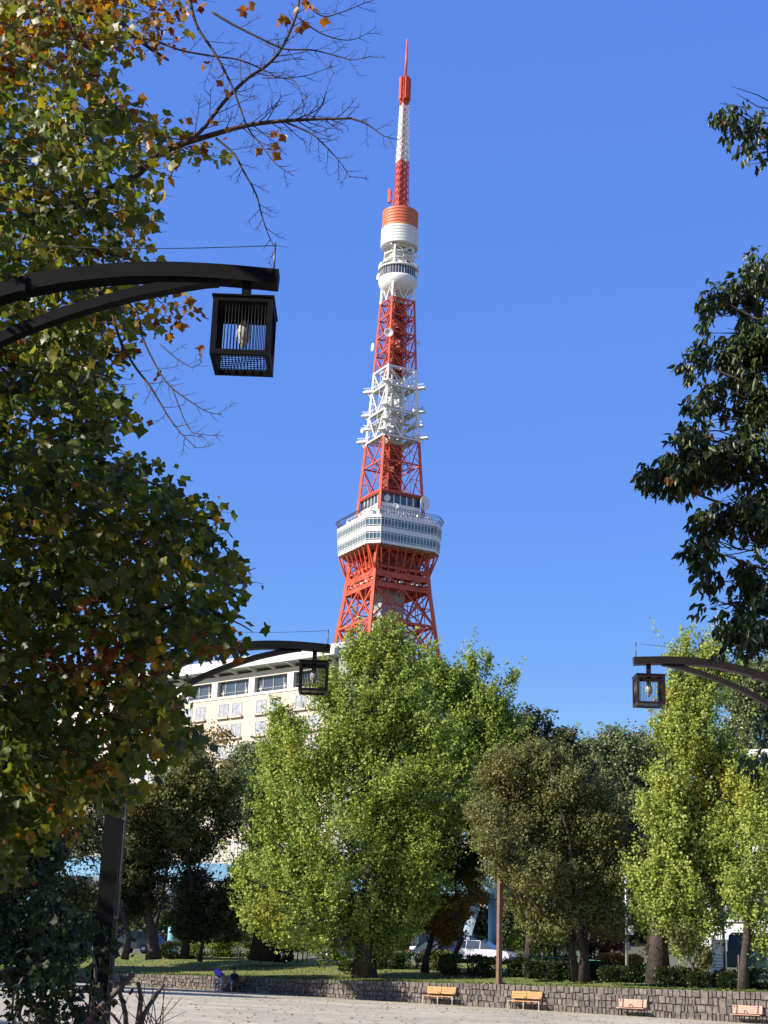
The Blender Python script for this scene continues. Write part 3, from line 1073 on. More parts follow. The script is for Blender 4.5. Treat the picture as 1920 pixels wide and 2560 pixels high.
# dishes
for (u, v, dy, r, d) in ((972, 831, -8.4, 1.65, (.1, -1, -.12)), (931, 868, -1, 1.5, (-.95, -.35, -.05)), (1048, 856, -2, 1.3, (.9, -.4, 0)),
                         (1063, 1258, -4, 2.6, (.75, -.65, -.05)), (1056, 1022, -2, 1.0, (.9, -.45, 0)), (905, 1076, -2, 1.0, (-.8, -.5, 0)),
                         (951, 664, -1, 1.35, (-.9, -.4, 0)), (945, 691, -1, 1.3, (-.9, -.4, 0)), (1044, 668, -2, 1.1, (.8, -.5, 0)),
                         (1043, 640, -2, 1.3, (.8, -.4, .2)), (1041, 685, -3, 1.1, (.8, -.5, 0)), (998, 655, -5.5, 1.0, (0, -1, 0)), (1010, 702 - 45, -5.5, 1.2, (.3, -1, 0)),
                         (968, 1245, -10, 1.2, (-.2, -1, 0)), (990, 1265, -10, 1.0, (.2, -1, 0))):
    c = at(u, v, TY + dy)
    mb = MB()
    mb.dish(c, d, r)
    dv = Vector(d).normalized()
    mb.beam(c - dv * (r * .3), c - dv * (r * .3 + 1.4), .3, .3)
    mb.build('dish', M['white'] if (u, v) != (1056, 1022) else M['frame_grey'], tower)
# top deck
mb = MB()
c = (TX, TY, 0)
mb.lathe(c, [(0.1, 240.3), (3.0, 240.4), (5.6, 241.6), (7.0, 243.4), (7.3, 244.6), (7.2, 245.6), (6.75, 245.9)], 48, 0)
mb.lathe(c, [(6.9, 249.2), (7.5, 249.2), (7.5, 249.7), (5.5, 250.2), (0.1, 250.3)], 48, 0)
for i in range(36):
    a = 2 * PI * i / 36
    mb.beam((TX + 7.4 * math.cos(a), TY + 7.4 * math.sin(a), 249.7), (TX + 7.4 * math.cos(a), TY + 7.4 * math.sin(a), 251.0), .12, .12, 0)
mb.lathe(c, [(7.4, 250.9), (7.5, 251.0), (7.4, 251.1)], 48, 0)
top = mb.build('top_deck', [M['white']], tower)
gl, fr = MB(), MB()
gl.lathe(c, [(6.7, 245.9), (6.75, 249.2)], 48)
wb = gl.build('window_band', M['dark_glass'], top)
for i in range(40):
    a = 2 * PI * i / 40
    fr.beam((TX + 6.78 * math.cos(a), TY + 6.78 * math.sin(a), 245.8), (TX + 6.82 * math.cos(a), TY + 6.82 * math.sin(a), 249.2), .2, .2)
fr.build('mullions', M['grey_white'], wb)
# clutter between top deck and drum
mb = MB()
for i in range(26):
    a = random.uniform(0, 2 * PI); z = random.uniform(250.5, 258.5)
    r = random.uniform(2.5, 5.6)
    mb.box((TX + r * math.cos(a), TY + r * math.sin(a), z), (random.uniform(.5, 1.5), random.uniform(.5, 1.5), random.uniform(.5, 2.2)), random.choice((0, 0, 1)), a)
for z, r in ((252.6, 5.9), (255.3, 5.5)):
    mb.lathe(c, [(r - 1.6, z), (r, z), (r, z + .4), (r - 1.6, z + .4)], 24, 1, False)
for k in range(4):
    for z in (250.5, 254.5):
        a, b = tp(k, z, .95), tp(k + 1, z + 4, .95)
        mb.beam(a, b, .45, .45, 0); mb.beam(tp(k, z + 4, .95), tp(k + 1, z, .95), .45, .45, 0)
        mb.beam(tp(k, z + 4, .95), tp(k + 1, z + 4, .95), .5, .6, 0)
mb.build('antenna_gallery', [M['white'], M['grey_white']], tower)
# ribbed drum
mb = MB()
prof, mis = [(0.1, 259.0), (6.2, 259.0), (6.9, 258.7)], [1, 1]
z = 258.7
for i in range(6):
    prof += [(6.98, z + .25), (6.98, z + .95), (6.7, z + 1.12)]
    mis += [1, 1, 1]
    z += 1.18
for i in range(6):
    prof += [(6.72, z + .25), (6.72, z + 1.0), (6.45, z + 1.18)]
    mis += [0, 0, 0]
    z += 1.24
prof += [(0.1, z + .1)]
mis += [0]
mb.lathe(c, prof, 48, mis, False)
mb.build('antenna_drum', [M['orange_drum'], M['white']], tower)
# mast
mb = MB()


def lattice(z0, z1, r0, r1, n, w, mi, panel=True):
    for i in range(n):
        a, b = z0 + (z1 - z0) * i / n, z0 + (z1 - z0) * (i + 1) / n
        ra, rb = r0 + (r1 - r0) * i / n, r0 + (r1 - r0) * (i + 1) / n
        for k in range(4):
            p, q = CORN[k] * ra, CORN[(k + 1) % 4] * ra
            p2, q2 = CORN[k] * rb, CORN[(k + 1) % 4] * rb
            P = lambda e, z_: Vector((TX + e.x, TY + e.y, z_))
            mb.beam(P(p, a), P(p2, b), w * 1.5, w * 1.5, mi)
            mb.beam(P(p, a), P(q2, b), w, w, mi)
            mb.beam(P(q, a), P(p2, b), w, w, mi)
            mb.beam(P(p, a), P(q, a), w, w, mi)
            if panel:
                m0 = (P(p, a) + P(q, a)) / 2 * .5 + (P(p2, b) + P(q2, b)) / 2 * .5
                tt = (CORN[(k + 1) % 4] - CORN[k]).normalized() * (ra * .36)
                mb.beam(m0 - tt, m0 + tt, .12, (b - a) * .62, mi)


ZT = z
lattice(ZT, 294.7, 2.85, 2.6, 8, .18, 0)
lattice(294.7, 319, 2.55, 1.8, 9, .20, 1)
lattice(319, 331, 1.75, 1.7, 5, .24, 0, False)
for k in range(4):
    e = FN[k] * 1.35
    mb.box((TX + e.x, TY + e.y, 326), (1.55, 1.55, 9.6), 0, -ROT + PI / 4)
mb.tube([(TX, TY, 330), (TX + .15, TY, 340), (TX + .2, TY, 348)], [.48, .42, .30], 10, 0)
mb.tube([(TX, TY, 271), (TX, TY, 331)], [.5, .4], 10, 0)
e = CORN[1] * 4.6
mb.box((TX + e.x, TY + e.y, 281), (1.1, 1.1, 5.5), 0, -ROT)
mb.beam((TX + e.x, TY + e.y, 282), (TX, TY, 282), .2, .2, 0)
mb.beam((TX + e.x, TY + e.y, 279), (TX, TY, 279), .2, .2, 0)
for k in range(4):
    e = CORN[k] * 4.2
    e2 = CORN[k] * 2.6
    mb.beam((TX + e.x, TY + e.y, ZT), (TX + e2.x, TY + e2.y, ZT + 7), .2, .2, 0)
mb.build('antenna_mast', OW, tower)

# ------------------------------------------------------------------ hotel
HA = math.radians(42)
HR = at(848, 1606, 220)                                     # right end, top edge of the roof slab
HD = Vector((-math.cos(HA), math.sin(HA), 0))               # along the facade, receding to the left
HN = Vector((-math.sin(HA), -math.cos(HA), 0))              # outward
hotel = thing('hotel_building', 'long cream hotel block with paired windows, dark top floor glazing and a pale oversailing roof', 'building', (HR.x, HR.y, 0))
HLEN, ZR = 66.0, HR.z


def hp(t, n, z):
    p = Vector((HR.x, HR.y, 0)) + HD * t + HN * n
    return Vector((p.x, p.y, z))


def hbox(mb, t0, t1, n0, n1, z0, z1, mi=0):
    v = [hp(t0, n0, z0), hp(t1, n0, z0), hp(t1, n1, z0), hp(t0, n1, z0), hp(t0, n0, z1), hp(t1, n0, z1), hp(t1, n1, z1), hp(t0, n1, z1)]
    mb.add(v, [(0, 1, 2, 3), (4, 5, 6, 7), (0, 1, 5, 4), (1, 2, 6, 5), (2, 3, 7, 6), (3, 0, 4, 7)], mi)


mb = MB()
E0 = ZR - 2.6                                              # top of the facade under the eave
TFB, TFT = E0 - 3.3, E0 - .9                               # top-floor glazing
hbox(mb, 0.6, HLEN, -14, 0, 0, TFB, 0)
hbox(mb, 0.6, HLEN, -14, -.9, TFB, E0 + .2, 0)
PER = 8.3
off = 2.3
nb = int(HLEN / PER) - 0
for i in range(nb + 1):
    t0 = off + PER * i - 1.0
    hbox(mb, max(.6, t0 - .55), t0 + .75, -.9, -.02, TFB, E0 - .1, 1)
hbox(mb, 0.6, HLEN, -.88, .0, TFT, E0 - .05, 1)
hbox(mb, 0.6, HLEN, 0.0, .12, TFB - .35, TFB + .02, 1)
mb.build('wall', [M['hotel'], M['hotel_white']], hotel)
mb = MB()
hbox(mb, -1.0, HLEN, -15, 2.0, E0 + .45, E0 + 1.35, 1)     # oversailing slab edge
hbox(mb, -1.0, HLEN, -15, 1.85, E0 + 1.35, E0 + 1.55, 0)
v = [hp(-1.0, 1.8, E0 + 1.55), hp(HLEN, 1.8, E0 + 1.55), hp(HLEN, -2.5, ZR + .7), hp(-1.0, -2.5, ZR + .7), hp(-1.0, -12, ZR + .7), hp(HLEN, -12, ZR + .7), hp(-1, -12, E0 + 1.5)]
mb.add(v, [(0, 1, 2, 3), (3, 2, 5, 4), (0, 3, 4, 6)], 0)
for i in range(int(HLEN / 4.15)):
    t = .4 + 4.15 * i
    vv = [hp(t, 0, E0 - .15), hp(t, 0, E0 + .56), hp(t, 1.7, E0 + .56), hp(t, 1.7, E0 + .25), hp(t + .4, 0, E0 - .15), hp(t + .4, 0, E0 + .56), hp(t + .4, 1.7, E0 + .56), hp(t + .4, 1.7, E0 + .25)]
    mb.add(vv, [(0, 1, 2, 3), (7, 6, 5, 4), (0, 3, 7, 4), (3, 2, 6, 7)], 0)
mb.build('roof', [M['hotel_white'], M['hotel_eave']], hotel)
mb = MB()
hbox(mb, -4.6, -1.02, -9, 1.0, 0, ZR - 1.2, 0)
hbox(mb, -5.0, -1.02, -9.2, 1.2, ZR - 1.2, ZR - .6, 0)
mb.build('stair_tower', M['roof_grey'], hotel)
for i in range(nb):
    t0 = off + PER * i
    mb = MB()
    mb.add([hp(t0 - .2, -.7, TFB + .02), hp(t0 + PER - 1.6, -.7, TFB + .02), hp(t0 + PER - 1.6, -.7, TFT), hp(t0 - .2, -.7, TFT)], [(0, 1, 2, 3)], 0)
    for f in (0.0, .18, .5, .82, 1.0):
        t = t0 - .2 + (PER - 1.4) * f
        hbox(mb, t - .06, t + .06, -.7, -.6, TFB, TFT, 1)
    hbox(mb, t0 - .2, t0 + PER - 1.6, -.66, -.6, TFB + .65, TFB + .72, 1)
    for f in (.12, .86):
        t = t0 + (PER - 1.4) * f
        hbox(mb, t - .28, t - .16, -.5, -.4, TFB, TFB + 1.1, 2)
        hbox(mb, t - .5, t + .1, -.5, -.4, TFB + .55, TFB + .7, 2)
    mb.build('top_window', [M['dark_glass'], M['frame_grey'], M['hotel_white']], hotel)
    for r in range(6):
        zt = TFB - 1.25 - 3.22 * r
        for c2 in (.95, 3.95):
            a = t0 + c2
            fr = MB()
            hbox(fr, a - .1, a + 2.0 + .1, .0, .06, zt - 1.8, zt - 1.72, 0)
            hbox(fr, a - .1, a + 2.1, .0, .06, zt, zt + .09, 0)
            hbox(fr, a - .1, a, .0, .06, zt - 1.8, zt, 0)
            hbox(fr, a + 2.0, a + 2.1, .0, .06, zt - 1.8, zt, 0)
            hbox(fr, a + .96, a + 1.04, .0, .05, zt - 1.8, zt, 0)
            hbox(fr, a - .35, a + 2.35, .0, .45, zt - 2.25, zt - 1.95, 1)
            w_ = fr.build('window', [M['frame_grey'], M['hotel']], hotel)
            pn = MB()
            pn.add([hp(a, .015, zt - 1.75), hp(a + 2.0, .015, zt - 1.75), hp(a + 2.0, .015, zt), hp(a, .015, zt)], [(0, 1, 2, 3)], 0)
            pn.build('pane', M['curtain'], w_)

# ------------------------------------------------------------------ path lamps with hanging cage lanterns
def make_lamp(label, paint, group):
    root = thing('path_lamp', label, 'street lamp', (0, 0, 0), group)
    post = MB().box((0, 0, 2.9), (.25, .22, 5.8)).box((0, 0, .12), (.36, .34, .24)).build('post', paint, root)
    cd = MB().tube([(.165, -.06, .1), (.165, -.06, 5.6)], .028, 8)
    for z in (1.0, 2.4, 3.8, 5.2):
        cd.box((.15, -.06, z), (.07, .09, .05))
    cd.build('conduit', M['conduit'], post)
    # upper beam and lower brace, each two curved flat bars with the light between
    up = [(0, 0, 5.56), (.35, 0, 5.85), (.9, 0, 6.20), (1.33, 0, 6.355), (1.83, 0, 6.447), (2.24, 0, 6.475), (2.65, 0, 6.472), (3.06, 0, 6.448)]
    lo = [(0, 0, 4.93), (.45, 0, 5.41), (.9, 0, 5.79), (1.33, 0, 6.035), (1.83, 0, 6.235), (2.2, 0, 6.345), (2.5, 0, 6.415), (2.62, 0, 6.43)]

    def smooth(pts):
        P = [Vector(p) for p in pts]
        out = []
        for i in range(len(P) - 1):
            p0, p1, p2, p3 = P[max(i - 1, 0)], P[i], P[i + 1], P[min(i + 2, len(P) - 1)]
            for k in range(4):
                t = k / 4
                out.append(0.5 * ((2 * p1) + (p2 - p0) * t + (2 * p0 - 5 * p1 + 4 * p2 - p3) * t * t + (3 * p1 - p0 - 3 * p2 + p3) * t ** 3))
        out.append(P[-1])
        return out
    b = MB().path(smooth(up), .15, .115)
    b.box((2.985, -.08, 6.48), (.06, .01, .05))
    beam_ = b.build('arm', paint, root)
    MB().path(smooth(lo), .10, .075).build('brace', paint, root)
    r = MB().tube([(3.02, 0, 6.49), (3.02, 0, 6.75)], .007, 6)
    wp = [(3.02, 0, 6.73)]
    for i in range(1, 9):
        f = i / 8
        wp.append((3.02 - 2.3 * f, 0, 6.73 - .04 * math.sin(PI * f) - .06 * f))
    r.tube(wp, .0035, 5)
    r.tube([(.72, 0, 6.10), (.72, 0, 6.66)], .007, 6)
    r.build('bird_wire', M['rod'], root)
    k = MB()
    k.box((1.20, -.082, 6.31), (.05, .016, .12))
    k.box((1.20, .0, 6.25), (.05, .17, .015))
    k.build('clamp', paint, root)
    # lantern: cubic cage
    cx, z0, z1, h = 2.83, 5.765, 6.215, .215
    MB().box((cx, 0, 6.32), (.065, .065, .20)).build('stem', paint, root)
    L = MB()
    w = .038
    for sx in (-1, 1):
        for sy in (-1, 1):
            L.box((cx + sx * (h - w / 2), sy * (h - w / 2), (z0 + z1) / 2), (w, w, z1 - z0))
    for z in (z0 + w / 2, z1 - w / 2):
        for s in (-1, 1):
            L.box((cx, s * (h - w / 2), z), (2 * h - 2 * w, w, w * .98))
            L.box((cx + s * (h - w / 2), 0, z), (w, 2 * h - 2 * w, w * .98))
    L.box((cx, 0, z1 + .006), (2 * h + .02, 2 * h + .02, .012))
    lan = L.build('lantern', paint, root)
    bars = MB()
    n = 15
    for i in range(n):
        f = -1 + 2 * (i + .5) / n
        q = (h - w) * f
        for s in (-1, 1):
            bars.tube([(cx + q, s * (h - w / 2), z0 + w), (cx + q, s * (h - w / 2), z1 - w)], .0038, 5)
            bars.tube([(cx + s * (h - w / 2), q, z0 + w), (cx + s * (h - w / 2), q, z1 - w)], .0038, 5)
    bars.build('cage_bar', paint, lan)
    g = MB()
    for i in range(14):
        q = (h - w) * (-1 + 2 * (i + .5) / 14)
        g.box((cx + q, 0, z0 + .012), (.0045, 2 * (h - w), .006))
    for i in range(9):
        q = (h - w) * (-1 + 2 * (i + .5) / 9)
        g.box((cx, q, z0 + .019), (2 * (h - w), .0045, .0045))
    g.build('bottom_grille', paint, lan)
    bl = MB()
    bl.lathe((cx, 0, 0), [(.001, 5.90), (.014, 5.902), (.020, 5.925), (.048, 5.965), (.056, 6.01), (.050, 6.055), (.034, 6.09), (.026, 6.105)], 16)
    bl.build('bulb', M['bulb'], lan)
    MB().tube([(cx, 0, 6.105), (cx, 0, 6.21)], .032, 10).build('bulb_holder', paint, lan)
    return root


GL = 'lamps with hanging cage lanterns along the path'
lamp1 = make_lamp('nearest black arched lamp arm and cage lantern, before the lobed autumn leaves', M['black'], GL)
lamp1.location = (-3.90, 10.4, 0)
lamp2 = copy_tree(lamp1)
lamp2.location = (-3.80, 23, -0.20)
lamp2['label'] = 'black arched lamp with its lantern before the cream hotel and its post at lower left'
lamp3 = copy_tree(lamp1)
lamp3.location = (6.98, 23.3, -0.16)
lamp3.rotation_euler = (0, 0, PI)
lamp3['label'] = 'brownish black arched lamp reaching in from the right edge, lantern against sky and pale ginkgo'
for ch in lamp3.children_recursive:
    ch.data = ch.data.copy()
    for i, m in enumerate(ch.data.materials):
        if m == M['black']:
            ch.data.materials[i] = M['brown_black']
lamp4 = copy_tree(lamp1)
p4 = wall_pt(3.9, .25, 1.12)
lamp4.location = (p4.x, p4.y, 1.10)
lamp4.scale = (.86, .86, 1.0)
lamp4.rotation_euler = (0, 0, math.radians(38))
lamp4['label'] = 'slim brown lamp post standing on the stone wall between two orange benches'
for ch in lamp4.children_recursive:
    ch.data = ch.data.copy()
    for i, m in enumerate(ch.data.materials):
        if m == M['black']:
            ch.data.materials[i] = M['brown_post']

# ------------------------------------------------------------------ benches
def bench_plain():
    """slatted bench with three pale front legs, origin at the centre of its feet, facing -Y"""
    r = thing('park_bench', 'x', 'bench', (0, 0, 0), 'benches along the stone wall')
    s = MB()
    for i in range(3):
        for sx in (-1, 1):
            s.box((sx * .47, -.14 + .14 * i, .43), (.90, .12, .035))
    s.build('seat', M['bench_wood'], r)
    b = MB()
    for i in range(3):
        z = .56 + .125 * i
        b.box((0, .24 + .035 * i, z + .06), (1.86, .03, .11))
    b.build('backrest', M['bench_wood'], r)
    for x in (-.93, 0, .93):
        l = MB()
        l.tube([(x, -.20, .0), (x, -.19, .44)], [.028, .022], 8)
        l.box((x, -.20, .01), (.09, .09, .02))
        l.build('front_leg', M['pale_metal'], r)
        k = MB()
        k.tube([(x, .18, 0), (x, .16, .42), (x, .33, .93)], .022, 8)
        k.tube([(x, -.17, .40), (x, .17, .40)], .02, 8)
        pts = [(x, -.17 + .17 * (1 - math.cos(a)), .40 - .17 * math.sin(a)) for a in np.linspace(0, PI, 9)]
        k.tube(pts, .014, 6)
        k.build('frame', M['iron'], r)
        if x != 0:
            a = MB()
        else:
            a = MB()
        pts = [(x, -.19, .44)] + [(x, -.19 + .19 * (1 - math.cos(q)), .50 + .13 * math.sin(q)) for q in np.linspace(0.2, PI, 9)]
        a.tube(pts, .018, 6)
        a.build('armrest', M['iron'], r)
    return r


def bench_curved():
    """slatted bench with a curved back and a single bent middle armrest"""
    r = thing('park_bench', 'x', 'bench', (0, 0, 0), 'benches along the stone wall')
    s = MB()
    for i in range(5):
        s.box((0, -.26 + .10 * i, .43 - .012 * i), (1.62, .08, .03))
    s.build('seat', M['bench_pink'], r)
    b = MB()
    for i in range(5):
        b.box((0, .23 + .028 * i, .52 + .085 * i), (1.62, .028, .072))
    for x in (-.79, .79):
        b.box((x, .285, .69), (.06, .05, .44))
    b.build('backrest', M['bench_pink'], r)
    for x in (-.58, .58):
        l = MB()
        l.tube([(x, 0.02, 0.02), (x, .02, .30), (x, -.18, .40)], [.035, .03, .025], 8)
        l.tube([(x, 0.02, 0.25), (x, .16, .38), (x, .32, .90)], [.03, .026, .02], 8)
        l.box((x, .0, .015), (.10, .42, .03))
        l.build('leg', M['iron'], r)
    MB().tube([(-.58, .02, .16), (.58, .02, .16)], .014, 6).build('stretcher', M['iron'], r)
    pts = [(0, .26, .62)] + [(0, .20 - .24 * q, .64 - .20 * q ** 3) for q in np.linspace(.1, 1, 7)] + [(0, -.06, .42)]
    pts = [(-.10 + .0 * i, p[1], p[2] + .0) for i, p in enumerate(pts)]
    MB().tube(pts, .022, 8).build('armrest', M['iron'], r)
    return r


def place_on_wall(o, u, v, s, label):
    """stand o at the wall under photo point (u, v), s metres in front of the wall face"""
    best = min(np.linspace(-40, 40, 4001), key=lambda t: abs((wall_pt(t, -s) - CAM_P).x / (wall_pt(t, -s) - CAM_P).y - (at(u, v, 80).x / 80)))
    p = wall_pt(best, -s)
    o.location = (p.x, p.y, plaza_z(p.x))
    o.rotation_euler = (0, 0, -BETA)
    o['label'] = label
    return best


b1 = bench_plain()
place_on_wall(b1, 1098, 2500, .40, 'orange slatted bench on three pale legs, left of the brown lamp post on the wall')
b1.scale = (.88, .88, .92)
b2 = copy_tree(b1)
place_on_wall(b2, 1312, 2512, .40, 'orange slatted bench on three pale legs, right of the brown lamp post on the wall')
b3 = bench_curved()
place_on_wall(b3, 1578, 2528, .40, 'pinkish slatted bench with bent middle armrest, below the hedge left of the large ginkgo trunk')
b3.scale = (.84, .84, .84)
b4 = copy_tree(b3)
place_on_wall(b4, 1866, 2543, .40, 'pinkish slatted bench with bent middle armrest nearest the right edge of the photo')
b5 = copy_tree(b1)
tb5 = place_on_wall(b5, 574, 2466, .55, 'brown bench in shade behind the parked bicycle, a person sitting on it')
for ch in b5.children_recursive:
    ch.data = ch.data.copy()
    for i, m in enumerate(ch.data.materials):
        if m == M['bench_wood']:
            ch.data.materials[i] = M['bench_dull']
        elif m == M['pale_metal']:
            ch.data.materials[i] = M['iron']

# ------------------------------------------------------------------ bicycle
def ring(mb, c, ax, r, w, n=24, mi=0):
    ax = Vector(ax).normalized()
    s = ax.orthogonal().normalized()
    t = ax.cross(s)
    c = Vector(c)
    vs, fs = [], []
    for i in range(n):
        a = 2 * PI * i / n
        d = s * math.cos(a) + t * math.sin(a)
        for k in range(6):
            b = 2 * PI * k / 6
            vs.append(c + d * (r + w * math.cos(b)) + ax * (w * math.sin(b)))
    for i in range(n):
        for k in range(6):
            fs.append((i * 6 + k, ((i + 1) % n) * 6 + k, ((i + 1) % n) * 6 + (k + 1) % 6, i * 6 + (k + 1) % 6))
    mb.add(vs, fs, mi, True)


def make_bike():
    r = thing('bicycle', 'pale blue city bicycle with bright rims parked in front of the shaded bench', 'bicycle')
    for x, ax in ((-.52, (0, 1, 0)), (.54, (.75, .66, 0))):
        w = MB()
        ring(w, (x, 0, .33), ax, .295, .026, 28, 0)
        for i in range(14):
            a = 2 * PI * i / 14
            axv = Vector(ax).normalized(); s = axv.orthogonal().normalized(); t = axv.cross(s)
            c = Vector((x, 0, .33))
            w.tube([c, c + (s * math.cos(a) + t * math.sin(a)) * .295], .0035, 4, 0)
        wh = w.build('wheel', M['chrome'], r)
        ty = MB(); ring(ty, (x, 0, .33), ax, .322, .018, 28)
        ty.build('tyre', M['tyre'], wh)
    f = MB()
    f.tube([(-.52, .04, .33), (-.05, .03, .30), (.10, 0, .29)], .012, 6)
    f.tube([(-.52, .04, .33), (-.16, 0, .70)], .010, 6)
    f.tube([(-.20, 0, .86), (-.05, 0, .30)], .018, 8)
    f.tube([(-.05, 0, .30), (.18, 0, .36), (.38, 0, .70), (.40, 0, .86)], .020, 8)
    f.tube([(.37, 0, .66), (.54, .05, .33)], .014, 6)
    f.tube([(.37, 0, .66), (.54, -.05, .33)], .014, 6)
    f.build('frame', M['bike_blue'], r)
    h = MB()
    h.tube([(.40, 0, .84), (.42, 0, 1.0), (.40, .26, 1.04), (.26, .30, 1.02)], .012, 6)
    h.tube([(.42, 0, 1.0), (.40, -.26, 1.04), (.26, -.30, 1.02)], .012, 6)
    h.build('handlebar', M['chrome'], r)
    s = MB()
    s.add([(-.36, .10, .90), (-.36, -.10, .90), (-.24, .09, .91), (-.24, -.09, .91), (-.05, .03, .90), (-.05, -.03, .90),
           (-.36, .09, .85), (-.36, -.09, .85), (-.24, .07, .85), (-.24, -.07, .85), (-.05, .02, .86), (-.05, -.02, .86)],
          [(0, 1, 3, 2), (2, 3, 5, 4), (6, 8, 9, 7), (8, 10, 11, 9), (0, 2, 8, 6), (2, 4, 10, 8), (1, 7, 9, 3), (3, 9, 11, 5), (4, 5, 11, 10), (0, 6, 7, 1)], 0, True)
    s.build('saddle', M['iron'], r)
    k = MB()
    k.box((-.56, 0, .70), (.40, .16, .015))
    k.tube([(-.70, .06, .70), (-.55, .06, .34)], .008, 6)
    k.tube([(-.70, -.06, .70), (-.55, -.06, .34)], .008, 6)
    k.build('rear_rack', M['iron'], r)
    g = MB()
    g.tube([(-.05, -.08, .30), (-.02, -.08, .16)], .010, 6)
    g.box((-.02, -.12, .16), (.08, .08, .02))
    ring(g, (-.05, -.03, .30), (0, 1, 0), .085, .008, 16)
    g.build('crank', M['iron'], r)
    mf = MB()
    for a0, a1 in ((0.4, 2.8),):
        pts = [(-.52 + .37 * math.cos(a), 0, .33 + .37 * math.sin(a)) for a in np.linspace(a0, a1, 10)]
        mf.path(pts, .05, .008)
    mf.build('mudguard', M['chrome'], r)
    return r


bike = make_bike()
pb = wall_pt(tb5 + .05, -1.15)
bike.location = (pb.x, pb.y, plaza_z(pb.x))
bike.rotation_euler = (0, 0, math.radians(-42))
bag = MB()
rb = Matrix.Rotation(math.radians(-42), 3, 'Z')
vsb, fsb = [], []
for i in range(9):
    ph = PI * i / 8
    for k in range(14):
        a = 2 * PI * k / 14
        rr_ = 1 + .12 * math.sin(3 * a + i) * math.sin(ph)
        p = Vector((.33 * math.sin(ph) ** .7 * math.cos(a) * rr_, .22 * math.sin(ph) * math.sin(a) * rr_, .17 * math.cos(ph) + .05 * math.sin(2 * a + 1) * math.sin(ph) - .06 * math.cos(a)))
        vsb.append(rb @ p)
for i in range(8):
    for k in range(14):
        fsb.append((i * 14 + k, i * 14 + (k + 1) % 14, (i + 1) * 14 + (k + 1) % 14, (i + 1) * 14 + k))
bag.add(vsb, fsb, 0, True)
q = rb @ Vector((-.50, 0, .93))
bo = bag.build('bag', M['bag'])
bo.location = (pb.x + q.x, pb.y + q.y, plaza_z(pb.x) + q.z)
tag(bo, 'purple cloth bundle strapped on the rear rack of the parked bicycle', 'bag')


# ------------------------------------------------------------------ seated person on the shaded bench
def skin_body(name, joints, edges, material, parent, sub=2, root=0):
    me = bpy.data.meshes.new(name)
    me.from_pydata([j[0] for j in joints], edges, [])
    o = bpy.data.objects.new(name, me)
    scene.collection.objects.link(o)
    o.parent = parent
    me.materials.append(material)
    sk = o.modifiers.new('skin', 'SKIN')
    sk.use_smooth_shade = True
    layer = me.skin_vertices[0].data if me.skin_vertices else None
    for i, j in enumerate(joints):
        r = j[1] if hasattr(j[1], '__len__') else (j[1], j[1])
        layer[i].radius = r
        layer[i].use_root = (i == root)
    ss = o.modifiers.new('sub', 'SUBSURF')
    ss.levels = sub
    ss.render_levels = sub
    return o


def add_skin_layer(me):
    pass


pp = wall_pt(tb5 + .28, -.60)
person = thing('person', 'person in a dark jacket sitting on the shaded bench behind the bicycle', 'person', (0, 0, 0))


def ellipsoid(c, r, n=14, m=10):
    vs, fs = [], []
    for i in range(m + 1):
        ph = PI * i / m
        for k in range(n):
            a = 2 * PI * k / n
            vs.append((c[0] + r[0] * math.sin(ph) * math.cos(a), c[1] + r[1] * math.sin(ph) * math.sin(a), c[2] + r[2] * math.cos(ph)))
    for i in range(m):
        for k in range(n):
            fs.append((i * n + k, i * n + (k + 1) % n, (i + 1) * n + (k + 1) % n, (i + 1) * n + k))
    return vs, fs


def make_person(root):
    # body as one skinned surface: pelvis, spine, neck, head, arms with hands on the lap, bent legs; facing -Y
    J = [((0, .06, .52), (.16, .13)), ((0, .06, .70), (.15, .11)), ((0, .04, .90), (.17, .11)), ((0, .02, 1.04), (.075, .07)), ((0, .0, 1.085), (.055, .055)),
         ((0, -.01, 1.155), (.080, .095)), ((0, -.01, 1.235), (.075, .09))]
    E = [(0, 1), (1, 2), (2, 3), (3, 4), (4, 5), (5, 6)]
    for s in (-1, 1):
        b = len(J)
        J += [((s * .19, .03, .97), .062), ((s * .25, -.02, .74), .048), ((s * .14, -.25, .64), .038), ((s * .10, -.32, .63), (.035, .022))]
        E += [(2, b), (b, b + 1), (b + 1, b + 2), (b + 2, b + 3)]
        b = len(J)
        J += [((s * .10, -.08, .53), .085), ((s * .13, -.42, .53), .065), ((s * .14, -.40, .28), .052), ((s * .14, -.38, .08), .042), ((s * .15, -.52, .045), (.045, .035))]
        E += [(0, b), (b, b + 1), (b + 1, b + 2), (b + 2, b + 3), (b + 3, b + 4)]
        h = len(J)
        for i, (dx, ln) in enumerate(((-.022, .055), (-.008, .065), (.008, .062), (.022, .05))):
            J += [((s * (.10 + dx), -.36, .625), .008), ((s * (.10 + dx), -.36 - ln * .8, .60), .007)]
            E += [(10 if s < 0 else 19, len(J) - 2), (len(J) - 2, len(J) - 1)]
        J += [((s * .06, -.33, .63), .009), ((s * .045, -.36, .615), .008)]
        E += [(10 if s < 0 else 19, len(J) - 2), (len(J) - 2, len(J) - 1)]
    return J, E


